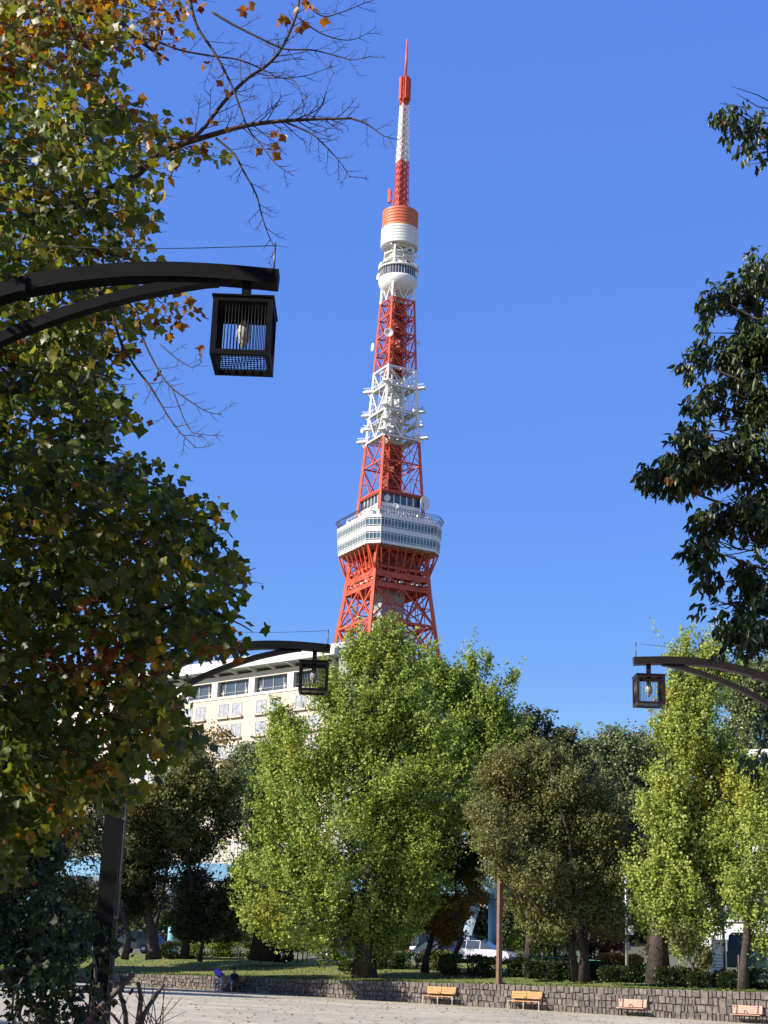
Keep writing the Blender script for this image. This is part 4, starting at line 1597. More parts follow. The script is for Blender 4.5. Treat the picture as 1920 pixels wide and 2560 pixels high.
def build_person():
    J, E = make_person(None)
    # indices of the hand joints (fourth joint of each arm)
    hands = [i for i, j in enumerate(J) if abs(abs(j[0][0]) - .10) < 1e-6 and abs(j[0][1] + .32) < 1e-6]
    E2 = []
    for a, b in E:
        if a in (10, 19) and b > a + 1:
            near = min(hands, key=lambda h: abs(J[h][0][0] - J[b][0][0]))
            E2.append((near, b))
        else:
            E2.append((a, b))
    me = bpy.data.meshes.new('body')
    me.from_pydata([j[0] for j in J], E2, [])
    o = bpy.data.objects.new('body', me)
    scene.collection.objects.link(o)
    bpy.context.view_layer.objects.active = o
    sk = o.modifiers.new('skin', 'SKIN')
    sk.use_smooth_shade = True
    for i, j in enumerate(J):
        r = j[1] if hasattr(j[1], '__len__') else (j[1], j[1])
        me.skin_vertices[0].data[i].radius = r
        me.skin_vertices[0].data[i].use_root = (i == 0)
    sb = o.modifiers.new('sub', 'SUBSURF')
    sb.levels = sb.render_levels = 2
    dg = bpy.context.evaluated_depsgraph_get()
    bm_ = bpy.data.meshes.new_from_object(o.evaluated_get(dg))
    bpy.data.objects.remove(o)
    body = bpy.data.objects.new('body', bm_)
    scene.collection.objects.link(body)
    bm_.materials.clear()
    for m in (M['jacket'], M['skin'], M['trousers']):
        bm_.materials.append(m)
    for p in bm_.polygons:
        c = p.center
        p.use_smooth = True
        if c.z > 1.045 or (c.y < -.28 and c.z > .56 and abs(c.x) < .16 and c.z > .585):
            p.material_index = 1
        elif c.z < .60:
            p.material_index = 2
        else:
            p.material_index = 0
    body.parent = person
    hr = MB()
    v, f = ellipsoid((0, .012, 1.240), (.094, .108, .110))
    f = [q for q in f if not (np.mean([v[i][1] for i in q]) < -.03 and np.mean([v[i][2] for i in q]) < 1.275)]
    hr.add(v, f, 0, True)
    hr.build('hair', M['hair'], person)
    fc = MB()
    v, f = ellipsoid((0, -.112, 1.180), (.014, .022, .022), 8, 6)
    fc.add(v, f, 0, True)
    for s in (-1, 1):
        v, f = ellipsoid((s * .085, .0, 1.185), (.012, .02, .03), 8, 6)
        fc.add(v, f, 0, True)
        v, f = ellipsoid((s * .034, -.094, 1.205), (.013, .012, .008), 8, 6)
        fc.add(v, f, 1, True)
    v, f = ellipsoid((0, -.098, 1.140), (.024, .010, .006), 8, 6)
    fc.add(v, f, 2, True)
    fc.build('face', [M['skin'], M['hair'], M['dark_red']], person)


M['trousers'] = mat('grey blue trousers', (0.10, 0.12, 0.16), 0.85, 0.2, 8.0)
build_person()
person.location = (pp.x, pp.y, plaza_z(pp.x) - .06)
person.rotation_euler = (0, 0, -BETA)

# ------------------------------------------------------------------ vehicles
def make_car(label, paint, kind='car'):
    r = thing('parked_car' if kind == 'car' else 'minibus', label, 'car' if kind == 'car' else 'van', (0, 0, 0))
    if kind == 'car':
        L_, W_, body = 4.3, 1.72, [(-2.15, .35), (-2.12, .75), (-1.95, .92), (-1.1, .98), (1.0, .98), (2.0, .86), (2.15, .62), (2.12, .32)]
        cab = [(-1.75, .95), (-1.35, 1.40), (-.6, 1.50), (.25, 1.46), (1.15, .97)]
        wx = (-1.32, 1.32)
    else:
        L_, W_, body = 5.2, 1.95, [(-2.6, .40), (-2.6, 1.25), (-2.5, 1.30), (2.35, 1.30), (2.55, 1.15), (2.65, .75), (2.6, .38)]
        cab = [(-2.55, 1.28), (-2.5, 2.15), (-2.3, 2.32), (1.6, 2.32), (1.9, 2.2), (2.4, 1.29)]
        wx = (-1.7, 1.7)

    def extr(mb, prof, w0, w1, zlo, zhi, mi):
        n = len(prof)
        vs = []
        for s in (-1, 1):
            for x, z in prof:
                f = 0 if zhi == zlo else (z - zlo) / (zhi - zlo)
                vs.append((x, s * (w0 + (w1 - w0) * f) / 2, z))
        fs = [tuple(range(n)), tuple(range(2 * n - 1, n - 1, -1))]
        for i in range(n):
            j = (i + 1) % n
            fs.append((i, n + i, n + j, j))
        mb.add(vs, fs, mi)
    b = MB()
    zs = [z for _, z in body]
    extr(b, body, W_, W_ * .97, min(zs), max(zs), 0)
    cz = [z for _, z in cab]
    roof = [(x * .93 - .02, z) for x, z in cab if z > min(cz) + .38]
    zr = max(cz)
    extr(b, [(roof[0][0], zr - .10), (roof[0][0] + .1, zr + .012), (roof[-1][0] - .1, zr + .012), (roof[-1][0], zr - .10)], W_ * .78, W_ * .74, zr - .10, zr + .02, 0)
    for s in (-1, 1):
        for f in (.33, .66):
            x = cab[0][0] + (cab[-1][0] - cab[0][0]) * f
            b.beam((x, s * W_ * .475, min(cz)), (x * .95, s * W_ * .392, zr - .05), .07, .05, 0)
    bo_ = b.build('body', paint, r)
    bev = bo_.modifiers.new('bevel', 'BEVEL'); bev.width = .06; bev.segments = 2; bev.limit_method = 'ANGLE'
    g = MB()
    extr(g, cab, W_ * .93, W_ * .76, min(cz), max(cz), 0)
    g.build('windows', M['dark_glass'], r)
    for x in wx:
        for s in (-1, 1):
            w = MB()
            y = s * (W_ / 2 - .09)
            w.tube([(x, y - .1, .31), (x, y + .1, .31)], .31, 20, 0)
            wh = w.build('wheel', M['tyre'], r)
            k = MB(); k.tube([(x, y + s * .085, .31), (x, y + s * .112, .31)], .20, 14)
            k.build('rim', M['rim'], wh)
    xf = max(x for x, _ in body)
    for s in (-1, 1):
        h = MB(); h.box((xf - .05, s * W_ * .34, .70 if kind == 'car' else .85), (.10, .34, .14)); h.build('headlight', M['pale_metal'], r)
        h = MB(); h.box((-xf + .03, s * W_ * .38, .72 if kind == 'car' else 1.0), (.08, .20, .2)); h.build('tail_light', M['dark_red'], r)
    bp = MB(); bp.box((xf - .02, 0, .45), (.12, W_ * .92, .2)); bp.box((-xf + .02, 0, .47), (.12, W_ * .92, .2)); bp.build('bumper', M['frame_grey'], r)
    return r


P_white = car_paint('white car paint', (.75, .75, .76))
P_navy = car_paint('navy car paint', (.015, .025, .07))
P_lav = car_paint('pale lavender silver paint', (.50, .50, .60))
P_dgrey = car_paint('charcoal car paint', (.04, .035, .055))
P_teal = car_paint('dark teal paint', (.008, .05, .06))


def put(o, u, v, Y, rz, z=2.104):
    p = at(u, v, Y)
    o.location = (p.x, p.y, z)
    o.rotation_euler = (0, 0, rz)


put(make_car('navy car seen beyond the lawn beside the trunk left of the blue bridge column', P_navy), 345, 2330, 112, 2.6)
put(make_car('white car seen through the gap between the two ginkgo trunks', P_white), 868, 2370, 106, .1)
put(make_car('charcoal car parked behind the two thin trunks of the rusty tree', P_dgrey), 1105, 2365, 108, .5)
put(make_car('pale silver car parked by the blue bridge column, behind the hedge', P_lav), 1205, 2390, 101, -.45)
put(make_car('dark teal minibus cut by the right edge behind the hedge', P_teal, 'van'), 1940, 2420, 92, -.5, 2.1)
put(make_car('white van half hidden behind the rusty tree', P_white, 'van'), 1118, 2350, 118, .3)

# ------------------------------------------------------------------ footbridge over the road
fb = thing('footbridge', 'light blue steel footbridge with tubular columns and railing behind the trees', 'bridge', at(430, 2375, 108).xyz)
fb.location.z = 2.1


def bp_(u, v, Y=108):
    return at(u, v, Y)


xl, xr = at(200, 2300, 108).x, at(1260, 2300, 106).x
mb = MB()
mb.beam((xl - 6, 108, 7.7), (xr + 2, 106, 7.0), 2.6, .9, 0)
mb.beam((xl - 6, 106.6, 7.7), (xr + 2, 104.6, 7.0), .15, 1.25, 0)
mb.build('deck', M['bridge_blue'], fb)
mb = MB()
nP = 150
a, b = Vector((xl - 6, 106.6, 8.3)), Vector((xr + 2, 104.6, 7.6))
for i in range(nP + 1):
    q = a.lerp(b, i / nP)
    mb.beam(q, q + Vector((0, 0, 1.5)), .05, .05)
for dz in (.05, 1.5):
    mb.beam(a + Vector((0, 0, dz)), b + Vector((0, 0, dz)), .08, .1)
mb.build('railing', M['bridge_pale'], fb)
for u, Y, ztop, r in ((430, 108, 7.3, .36), (1232, 105.4, 6.8, .33), (60, 108, 7.3, .36)):
    p = at(u, 2375, Y)
    mb = MB()
    mb.tube([(p.x, Y, 2.0), (p.x, Y, ztop)], r, 20)
    mb.tube([(p.x, Y, 2.0), (p.x, Y, 2.25)], r * 1.3, 20)
    mb.build('column', M['bridge_blue'], fb)
p0, p1 = at(1146, 2385, 106), at(1182, 2270, 106)
mb = MB()
for dy in (0, 1.9):
    mb.beam(Vector((p0.x, 104.2 + dy, 2.2)), Vector((p1.x + .35, 104.2 + dy, 6.9)), .12, .5, 0, up=(0, 0, 1))
for i in range(22):
    f = i / 22
    q = Vector((p0.x, 105.1, 2.3)).lerp(Vector((p1.x + .35, 105.1, 6.9)), f)
    mb.box(q, (.3, 1.8, .06), 0)
mb.build('stair', M['bridge_pale'], fb)

# ------------------------------------------------------------------ buildings behind the trees
def block(name, label, c, size, rz, wallm, rows, cols, glass, zbase=2.0):
    r = thing(name, label, 'building', (c[0], c[1], zbase))
    W, D, H = size
    ca, sa = math.cos(rz), math.sin(rz)

    def lp(x, y, z):
        return Vector((c[0] + x * ca - y * sa, c[1] + x * sa + y * ca, zbase + z))
    mb = MB()
    v = [lp(x, y, z) for z in (-.3, H) for x, y in ((-W / 2, 0), (W / 2, 0), (W / 2, D), (-W / 2, D))]
    mb.add(v, [(0, 1, 5, 4), (1, 2, 6, 5), (2, 3, 7, 6), (3, 0, 4, 7), (4, 5, 6, 7)], 0)
    mb.build('wall', wallm, r)
    mb = MB()
    v = [lp(x, y, z) for z in (H, H + .6) for x, y in ((-W / 2 - .3, -.3), (W / 2 + .3, -.3), (W / 2 + .3, D), (-W / 2 - .3, D))]
    mb.add(v, [(0, 1, 5, 4), (1, 2, 6, 5), (2, 3, 7, 6), (3, 0, 4, 7), (4, 5, 6, 7), (0, 3, 2, 1)], 0)
    mb.build('roof', M['grey_white'], r)
    ph, pw = H / rows, W / cols
    for i in range(rows):
        for j in range(cols):
            x0, x1 = -W / 2 + pw * (j + .2), -W / 2 + pw * (j + .8)
            z0, z1 = ph * i + .9, ph * (i + 1) - .55
            w = MB()
            w.add([lp(x0, -.03, z0), lp(x1, -.03, z0), lp(x1, -.03, z1), lp(x0, -.03, z1)], [(0, 1, 2, 3)], 0)
            for x in (x0, (x0 + x1) / 2, x1):
                w.beam(lp(x, -.05, z0), lp(x, -.05, z1), .08, .08, 1)
            for z in (z0, z1):
                w.beam(lp(x0, -.05, z), lp(x1, -.05, z), .08, .08, 1)
            w.beam(lp(x0 - .1, -.1, z0 - .08), lp(x1 + .1, -.1, z0 - .08), .2, .08, 2)
            w.build('window', [glass, M['frame_grey'], M['grey_white']], r)
    return r


pR = at(1890, 2400, 118)
block('office_building', 'white rendered building glimpsed through the ginkgo leaves at the right edge', (pR.x + 5.5, pR.y), (19, 14, 16.5), math.radians(-24), M['building_white'], 5, 5, M['dark_glass'])
pL = at(90, 2300, 150)
block('pale_building', 'pale low building glimpsed between the trunks at far left', (pL.x, pL.y), (30, 12, 8.5), math.radians(12), M['building_white'], 3, 9, M['dark_glass'])

# grass blades over the lawn edge, fallen leaves on grit and lawn
n = 16000
tt = rng.uniform(-34, 34, n)
sv = np.where(rng.random(n) < .45, rng.uniform(.30, .9, n), rng.uniform(.4, 13, n))
P = np.array([wall_pt(a, b, lawn_z(a, b) + .01) for a, b in zip(tt, sv)])
o = leaf_mesh('grass', M['leaf_bright'], T_LANCE, P, unit(rng.normal(size=(n, 3)) * .5 + np.array((0, -.2, .9))), unit(rng.normal(size=(n, 3))), rng.uniform(.05, .16, n), rng.random(n) * .6)
tag(o, 'short grass growing along and behind the wall top', 'grass', kind='stuff')
n = 2600
uu_ = rng.uniform(-14, 22, n); yy_ = rng.uniform(40, 92, n)
keep = np.array([(Vector((x, y, 0)) - W0).dot(WN) < -.05 for x, y in zip(uu_, yy_)])
near_ = rng.random(n) < .4
P1 = np.array([(x, y, plaza_z(x) + .012) for x, y in zip(uu_[keep], yy_[keep])])
t2_ = rng.uniform(-30, 32, 900)
P2_ = np.array([tuple(wall_pt(a, -abs(random.gauss(0, .5)) - .04) + Vector((0, 0, plaza_z(wall_pt(a).x) + .012))) for a in t2_])
t3_ = rng.uniform(-32, 32, 2200)
P3_ = np.array([tuple(wall_pt(a, b, lawn_z(a, b) + .05)) for a, b in zip(t3_, rng.uniform(.2, 12, 2200))])
P = np.concatenate([P1, P2_, P3_]); n = len(P)
dv_ = rng.normal(size=(n, 3)); dv_[:, 2] *= .15
o = leaf_mesh('fallen_leaves', M['leaf_rust'], T_QUAD, P, unit(dv_), unit(rng.normal(size=(n, 3)) * .3 + np.array((0, 0, 1))), rng.uniform(.05, .12, n), rng.random(n))
tag(o, 'fallen autumn leaves scattered on the grit, along the wall foot and on the lawn', 'fallen leaves', kind='stuff')

# ------------------------------------------------------------------ small street things
def post(mb, p, h, r, mi=0):
    mb.tube([(p[0], p[1], p[2]), (p[0], p[1], p[2] + h)], r, 10, mi)


p = at(1567, 2410, 88)
pole = thing('light_pole', 'thin silver pole with a small white box standing behind the hedge', 'pole', (p.x, p.y, 2.0))
mb = MB(); post(mb, (p.x, p.y, 1.9), 6.4, .085); mb.build('shaft', M['silver_pole'], pole)
MB().box((p.x + .22, p.y, 4.2), (.3, .2, .5)).build('control_box', M['sign_white'], pole)
p = at(1742, 2430, 84)
sb_ = thing('notice_board', 'white notice board with small print on two posts behind the round shrub', 'sign', (at(1797, 2440, 84).x, 84, 1.7))
p = at(1797, 2420, 84)
mb = MB(); mb.box((p.x, 84, p.z + .1), (.86, .05, 1.5)); mb.build('board', M['sign_white'], sb_)
mb = MB()
for i in range(7):
    mb.box((p.x - .02, 83.967, p.z + .66 - i * .16), (.62 - .08 * (i % 3), .006, .035))
mb.box((p.x, 83.967, p.z - .45), (.6, .006, .22))
mb.build('print', M['sign_ink'], sb_)
mb = MB()
for s in (-1, 1):
    post(mb, (p.x + s * .34, 84.05, 1.5), p.z - 1.5, .03)
mb.build('post', M['silver_pole'], sb_)
p = at(1560, 2363, 95)
rs = thing('round_sign', 'round white traffic sign with a dark rim among the red shrubs', 'sign', (p.x, p.y, 2.0))
mb = MB()
mb.tube([(p.x, p.y - .02, p.z), (p.x, p.y + .02, p.z)], .34, 24, 0)
mb.build('disc', M['sign_white'], rs)
mb = MB(); ring(mb, (p.x, p.y - .02, p.z), (0, 1, 0), .34, .03, 24); mb.build('rim', M['frame_grey'], rs)
mb = MB(); post(mb, (p.x, p.y + .06, 1.9), p.z - 1.7, .035); mb.build('post', M['silver_pole'], rs)

# blue tarpaulin lean-to between the ginkgo trunks
p = at(835, 2350, 96)
tp_ = thing('tarpaulin_shelter', 'dark blue sloping tarpaulin shelter behind the ginkgo trunk', 'shelter', (p.x, p.y, 2.1))
mb = MB()
mb.add([(p.x - .9, 95, p.z + .35), (p.x + 1.3, 95.3, p.z + .1), (p.x + 1.6, 97.2, p.z - .75), (p.x + .1, 96.8, p.z - .85),
        (p.x - .9, 95, p.z + .31), (p.x + 1.3, 95.3, p.z + .06), (p.x + 1.6, 97.2, p.z - .79), (p.x + .1, 96.8, p.z - .89)],
       [(0, 1, 2, 3), (7, 6, 5, 4), (0, 4, 5, 1), (1, 5, 6, 2), (2, 6, 7, 3), (3, 7, 4, 0)])
mb.add([(p.x - .9, 95, p.z + .33), (p.x + 1.3, 95.3, p.z + .08), (p.x + 1.3, 95.0, p.z - .85), (p.x + .55, 94.9, p.z - .95)], [(0, 1, 2, 3)])
mb.build('sheet', M['tarp'], tp_)
mb = MB()
for x, y in ((p.x - .85, 95), (p.x + 1.25, 95.3), (p.x + 1.5, 97.1)):
    mb.tube([(x, y, 1.9), (x, y, p.z + (.3 if x < p.x else 0) - (.7 if y > 97 else 0))], .03, 8)
mb.build('post', M['iron'], tp_)

# green fence
gf = thing('green_fence', 'low green tube fence along the far side of the hedge', 'fence', (at(1330, 2395, 90).x, 90, 2.0))
mb = MB()
a, b = at(1305, 2388, 92), at(1500, 2402, 86)
for i in range(9):
    q = a.lerp(b, i / 8)
    mb.tube([(q.x, q.y, 1.7), (q.x, q.y, q.z)], .03, 6)
for dz in (0, -.35, -.7):
    mb.tube([a + Vector((0, 0, dz)), b + Vector((0, 0, dz))], .025, 6)
mb.build('rail', M['green_fence'], gf)
gf2 = thing('green_gate', 'green framed gate panel beside the blue stair of the footbridge', 'gate', (at(1180, 2360, 107).x, 107, 2.0))
mb = MB()
a, b = at(1163, 2340, 103), at(1212, 2380, 103)
for f in (0, .25, .5, .75, 1):
    x = a.x + (b.x - a.x) * f
    mb.beam((x, 103, 2.0), (x, 103, a.z), .08, .08)
for z in (2.2, (2.1 + a.z) / 2, a.z):
    mb.beam((a.x, 103, z), (b.x, 103, z), .08, .08)
mb.build('frame', M['green_fence'], gf2)

# ------------------------------------------------------------------ hedges and shrubs
def shrub(name, label, u, v, Y, boxes, leaf, nleaf, size=.10, group=None, cat='hedge', stems=True, ground=None):
    """boxes: list of (du, vtop, half width px, depth m)"""
    base = at(u, v, Y)
    root = thing(name, label, cat, base if ground is None else (base.x, base.y, ground), group)
    zg = base.z if ground is None else ground
    P, Dd = [], []
    st = MB()
    for (du, vt, hw_, dep) in boxes:
        top = at(u + du, vt, Y)
        hx = hw_ * Y / FPX
        hz = max(.15, (top.z - zg) / 2)
        n = int(nleaf / len(boxes))
        d = unit(rng.normal(size=(n, 3)))
        pw = .55                                           # squarish, clipped outline
        e = np.sign(d) * np.abs(d) ** pw
        rad = (.72 + .28 * rng.random(n) ** .5)[:, None]
        q = np.array((top.x, Y, zg + hz)) + e * np.array((hx, dep, hz)) * rad * .98
        q += rng.normal(size=q.shape) * .05
        q[:, 2] = np.maximum(q[:, 2], zg - .02)
        P.append(q)
        Dd.append(unit(d + rng.normal(size=(n, 3)) * .7 + np.array((0, 0, .3))))
        for _ in range(9):
            x, y = top.x + random.uniform(-.8, .8) * hx, Y + random.uniform(-.5, .5) * dep
            st.tube([(x, y, zg - .1), (x + random.uniform(-.1, .1), y, zg + hz), (x + random.uniform(-.25, .25), y + random.uniform(-.2, .2), zg + hz * 1.8)], [.03, .022, .01], 5)
    st.build('stem', M['hedge_core'], root)
    P, Dd = np.concatenate(P), np.concatenate(Dd)
    n = len(P)
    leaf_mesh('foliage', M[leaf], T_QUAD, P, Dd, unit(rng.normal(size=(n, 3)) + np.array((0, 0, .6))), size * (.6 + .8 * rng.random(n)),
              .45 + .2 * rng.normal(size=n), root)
    return root


GH = 'clipped hedges along the back of the lawn'
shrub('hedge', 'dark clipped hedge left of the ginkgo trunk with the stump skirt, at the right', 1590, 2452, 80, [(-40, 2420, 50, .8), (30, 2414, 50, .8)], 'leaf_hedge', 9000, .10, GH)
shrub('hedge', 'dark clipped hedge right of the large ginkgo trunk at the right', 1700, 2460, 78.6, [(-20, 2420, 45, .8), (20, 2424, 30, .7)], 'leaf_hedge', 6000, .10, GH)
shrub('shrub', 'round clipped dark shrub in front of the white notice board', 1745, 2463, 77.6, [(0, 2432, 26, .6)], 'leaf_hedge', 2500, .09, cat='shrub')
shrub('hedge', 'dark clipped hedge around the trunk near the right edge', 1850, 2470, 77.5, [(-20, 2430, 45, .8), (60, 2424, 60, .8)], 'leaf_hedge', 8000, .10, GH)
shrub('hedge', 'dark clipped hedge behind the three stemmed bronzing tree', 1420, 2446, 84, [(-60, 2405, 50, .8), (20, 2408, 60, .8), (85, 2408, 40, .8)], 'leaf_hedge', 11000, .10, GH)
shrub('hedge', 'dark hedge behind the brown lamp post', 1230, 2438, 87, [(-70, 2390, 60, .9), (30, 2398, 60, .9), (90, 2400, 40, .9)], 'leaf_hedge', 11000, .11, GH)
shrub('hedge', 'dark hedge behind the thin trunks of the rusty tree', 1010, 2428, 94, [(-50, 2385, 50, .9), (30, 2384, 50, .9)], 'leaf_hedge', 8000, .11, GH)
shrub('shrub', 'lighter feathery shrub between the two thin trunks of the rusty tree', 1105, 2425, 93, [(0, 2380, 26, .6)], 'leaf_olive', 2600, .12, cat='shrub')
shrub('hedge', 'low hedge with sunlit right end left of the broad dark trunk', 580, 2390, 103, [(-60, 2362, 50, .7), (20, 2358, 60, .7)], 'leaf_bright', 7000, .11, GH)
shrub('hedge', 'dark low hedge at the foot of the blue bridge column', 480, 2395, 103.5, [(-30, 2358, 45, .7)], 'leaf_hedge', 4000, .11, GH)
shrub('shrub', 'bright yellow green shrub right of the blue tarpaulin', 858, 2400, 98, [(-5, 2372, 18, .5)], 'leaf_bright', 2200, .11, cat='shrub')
shrub('shrub', 'dark shrub between broad trunk and the slender stems left of the tarpaulin', 705, 2402, 98, [(0, 2368, 26, .6)], 'leaf_hedge', 2500, .11, cat='shrub')
shrub('shrub', 'dark small shrub on the grass left of the ginkgo trunk', 866, 2425, 91, [(0, 2408, 18, .5)], 'leaf_hedge', 1500, .09, cat='shrub')
shrub('shrub', 'yellow green rounded shrub behind the fence beside the bronzing tree', 1318, 2410, 104, [(-10, 2340, 38, 1.0)], 'leaf_bright', 5000, .13, cat='shrub')
shrub('shrub', 'bright green shrub behind the fence left of the three stemmed trunk', 1400, 2410, 100, [(0, 2345, 36, 1.0)], 'leaf_bright', 5000, .13, cat='shrub')
shrub('shrub', 'dark rounded shrub between the two bright shrubs', 1358, 2412, 98, [(0, 2352, 28, .9)], 'leaf_hedge', 3500, .12, cat='shrub')
shrub('shrub', 'orange dry ornamental grass behind the hedge by the silver pole', 1555, 2425, 90, [(-30, 2388, 28, .6), (25, 2392, 22, .6)], 'leaf_reed', 4500, .14, cat='ornamental grass')
shrub('shrub', 'dark green small conifer shrub left of the red leaved tree', 1492, 2420, 94, [(0, 2360, 26, .7)], 'leaf_dark', 3500, .12, cat='shrub')

# ------------------------------------------------------------------ middle distance trees
GG = 'ginkgo trees along the wall'
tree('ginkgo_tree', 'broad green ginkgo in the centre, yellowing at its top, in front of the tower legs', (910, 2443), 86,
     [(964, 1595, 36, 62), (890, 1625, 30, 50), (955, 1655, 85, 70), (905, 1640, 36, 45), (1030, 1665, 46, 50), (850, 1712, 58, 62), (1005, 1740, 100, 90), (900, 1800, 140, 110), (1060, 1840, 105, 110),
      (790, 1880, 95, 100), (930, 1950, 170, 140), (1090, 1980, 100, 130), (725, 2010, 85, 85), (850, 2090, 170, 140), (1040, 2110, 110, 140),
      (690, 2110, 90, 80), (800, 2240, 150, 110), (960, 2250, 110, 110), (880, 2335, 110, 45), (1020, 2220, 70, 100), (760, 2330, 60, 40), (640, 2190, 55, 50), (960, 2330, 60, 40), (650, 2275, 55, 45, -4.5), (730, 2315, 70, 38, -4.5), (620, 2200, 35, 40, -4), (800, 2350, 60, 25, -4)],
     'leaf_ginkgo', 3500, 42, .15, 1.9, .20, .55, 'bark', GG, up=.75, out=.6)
tree('ginkgo_tree', 'green ginkgo behind the central one, its spiky shoots standing right of the tower', (945, 2420), 95,
     [(1188, 1705, 24, 36), (1180, 1652, 7, 14), (1222, 1655, 8, 22), (1130, 1722, 56, 52), (1080, 1690, 36, 40), (1256, 1698, 16, 10), (1282, 1692, 8, 10), (1195, 1780, 80, 64),
      (1275, 1835, 36, 34), (1292, 1790, 10, 22), (1312, 1845, 10, 18), (1238, 1765, 22, 26), (1245, 1870, 62, 60), (1150, 1890, 85, 85), (1060, 1740, 60, 75), (1180, 1960, 60, 60)],
     'leaf_ginkgo', 1500, 42, .155, 1.9, .20, .40, 'bark', GG, up=.75, out=.6)
tree('ginkgo_tree', 'low left green ginkgo on the broad dark trunk, left of the central one', (660, 2392), 98,
     [(700, 1905, 55, 60), (690, 1800, 18, 45), (722, 1830, 35, 55), (660, 2010, 60, 60), (640, 2080, 55, 65), (660, 2180, 75, 80), (630, 2260, 50, 60), (690, 2290, 80, 60), (660, 2340, 50, 30), (745, 2200, 70, 90)],
     'leaf_ginkgo', 1200, 42, .155, 1.6, .20, .75, 'bark', GG, up=.55, out=.7)
tree('ginkgo_tree', 'pale yellow green ginkgo behind the third lamp, at the right', (1645, 2452), 79,
     [(1770, 1610, 18, 35), (1745, 1660, 45, 35), (1690, 1640, 25, 18), (1715, 1600, 14, 16), (1800, 1680, 50, 40), (1740, 1750, 75, 60), (1680, 1720, 40, 40), (1720, 1840, 85, 75),
      (1820, 1830, 60, 80), (1700, 1950, 80, 80), (1800, 1970, 95, 95), (1640, 2050, 60, 45), (1720, 2090, 110, 80), (1835, 2100, 75, 70), (1860, 1990, 55, 70), (1830, 2200, 60, 60), (1600, 2120, 30, 40), (1640, 2180, 62, 65),
      (1740, 2200, 110, 75), (1650, 2290, 70, 65), (1755, 2290, 70, 45), (1680, 2355, 70, 38), (1640, 2370, 40, 25), (1655, 1810, 30, 30)],
     'leaf_ginkgo_pale', 2400, 42, .14, 1.6, .18, .50, 'bark', GG, up=.7, out=.6)
tree('ginkgo_tree', 'pale ginkgo with a slim brown trunk at the right edge', (1858, 2470), 76.5,
     [(1880, 2150, 45, 60), (1900, 2060, 40, 50), (1850, 2220, 50, 50), (1900, 2270, 45, 45), (1910, 2350, 28, 28), (1950, 2180, 50, 80), (1890, 1960, 35, 40)],
     'leaf_ginkgo_pale', 560, 38, .14, 1.4, .17, .24, 'bark', GG, up=.6, out=.7)
tree('bronzing_tree', 'wide bronzing tree with three stems right of the brown lamp post', (1455, 2447), 82,
     [(1350, 1895, 65, 42), (1270, 1935, 75, 55), (1400, 1965, 100, 65), (1235, 2030, 60, 55), (1350, 2060, 110, 75), (1460, 2070, 85, 75), (1270, 2120, 85, 55), (1400, 2170, 120, 75),
      (1505, 2180, 60, 85), (1240, 2180, 60, 40), (1345, 2240, 85, 50), (1460, 2280, 100, 60), (1380, 2315, 75, 35), (1535, 2290, 45, 60), (1310, 2000, 80, 60), (1560, 2200, 45, 80), (1575, 2110, 35, 60), (1500, 2030, 60, 50), (1245, 2110, 65, 40, -4), (1265, 2170, 70, 32, -4), (1330, 2180, 80, 50, -4), (1225, 2040, 50, 40, -3)],
     'leaf_brown', 2500, 36, .125, 1.3, .20, .24, 'bark', up=.1, out=1.0, trunks=3, flat=.45)
tree('dark_tree', 'dark narrow tree with loose tips behind the bronzing tree', (1330, 2400), 100,
     [(1310, 1830, 40, 50), (1265, 1875, 55, 50), (1345, 1880, 40, 40), (1366, 1800, 16, 18), (1412, 1848, 26, 22), (1380, 1870, 40, 35), (1300, 1960, 70, 60), (1420, 1930, 60, 60), (1440, 2050, 100, 100), (1540, 2130, 70, 100), (1560, 2260, 50, 90), (1320, 2110, 100, 100), (1330, 1815, 30, 40), (1230, 1980, 50, 50)],
     'leaf_deep', 1700, 28, .19, 1.5, .26, .4, up=.3, out=.9)
GC = 'grey green trees beyond the road'
tree('camphor_tree', 'grey green domed tree beyond the bronzing tree, below the open sky', (1640, 2360), 128,
     [(1535, 1862, 50, 38), (1480, 1890, 55, 45), (1430, 1915, 40, 45), (1570, 1910, 80, 65), (1625, 1880, 50, 45), (1500, 1965, 85, 75), (1600, 2000, 85, 85), (1670, 1930, 50, 60), (1560, 2080, 100, 80), (1650, 2080, 70, 80), (1450, 2000, 60, 60)],
     'leaf_camphor', 2300, 28, .21, 1.3, .30, .6, group=GC, up=.5, out=.7)
tree('camphor_tree', 'grey green tree behind the brown lamp arm at the right edge', (1930, 2380), 122,
     [(1890, 1700, 50, 45), (1850, 1740, 45, 45), (1930, 1690, 50, 50), (1900, 1800, 60, 60), (1850, 1850, 45, 60), (1940, 1880, 50, 60), (1960, 1760, 60, 70), (1895, 2140, 30, 60)],
     'leaf_camphor', 1300, 28, .21, 1.3, .30, .5, group=GC, up=.5, out=.7)
tree('camphor_tree', 'small grey green domed tree in front of the lower hotel windows', (650, 2350), 128,
     [(640, 1888, 48, 42), (610, 1940, 52, 55), (680, 1935, 50, 60), (640, 2000, 70, 70), (585, 1990, 40, 50), (700, 2030, 50, 80)],
     'leaf_camphor', 1100, 28, .21, 1.3, .30, .5, group=GC, up=.5, out=.7)
tree('rusty_tree', 'small rusty brown tree on two thin trunks right of the central ginkgo', (1062, 2424), 90,
     [(1075, 2190, 60, 32), (1150, 2172, 45, 28), (1030, 2225, 45, 30), (1115, 2245, 80, 36), (1175, 2285, 40, 22), (1060, 2290, 60, 30), (1125, 2330, 45, 20), (1180, 2200, 35, 30), (1195, 2245, 25, 20)],
     'leaf_rust', 900, 28, .13, .9, .16, .20, 'bark', up=.05, out=1.0, flat=.4)
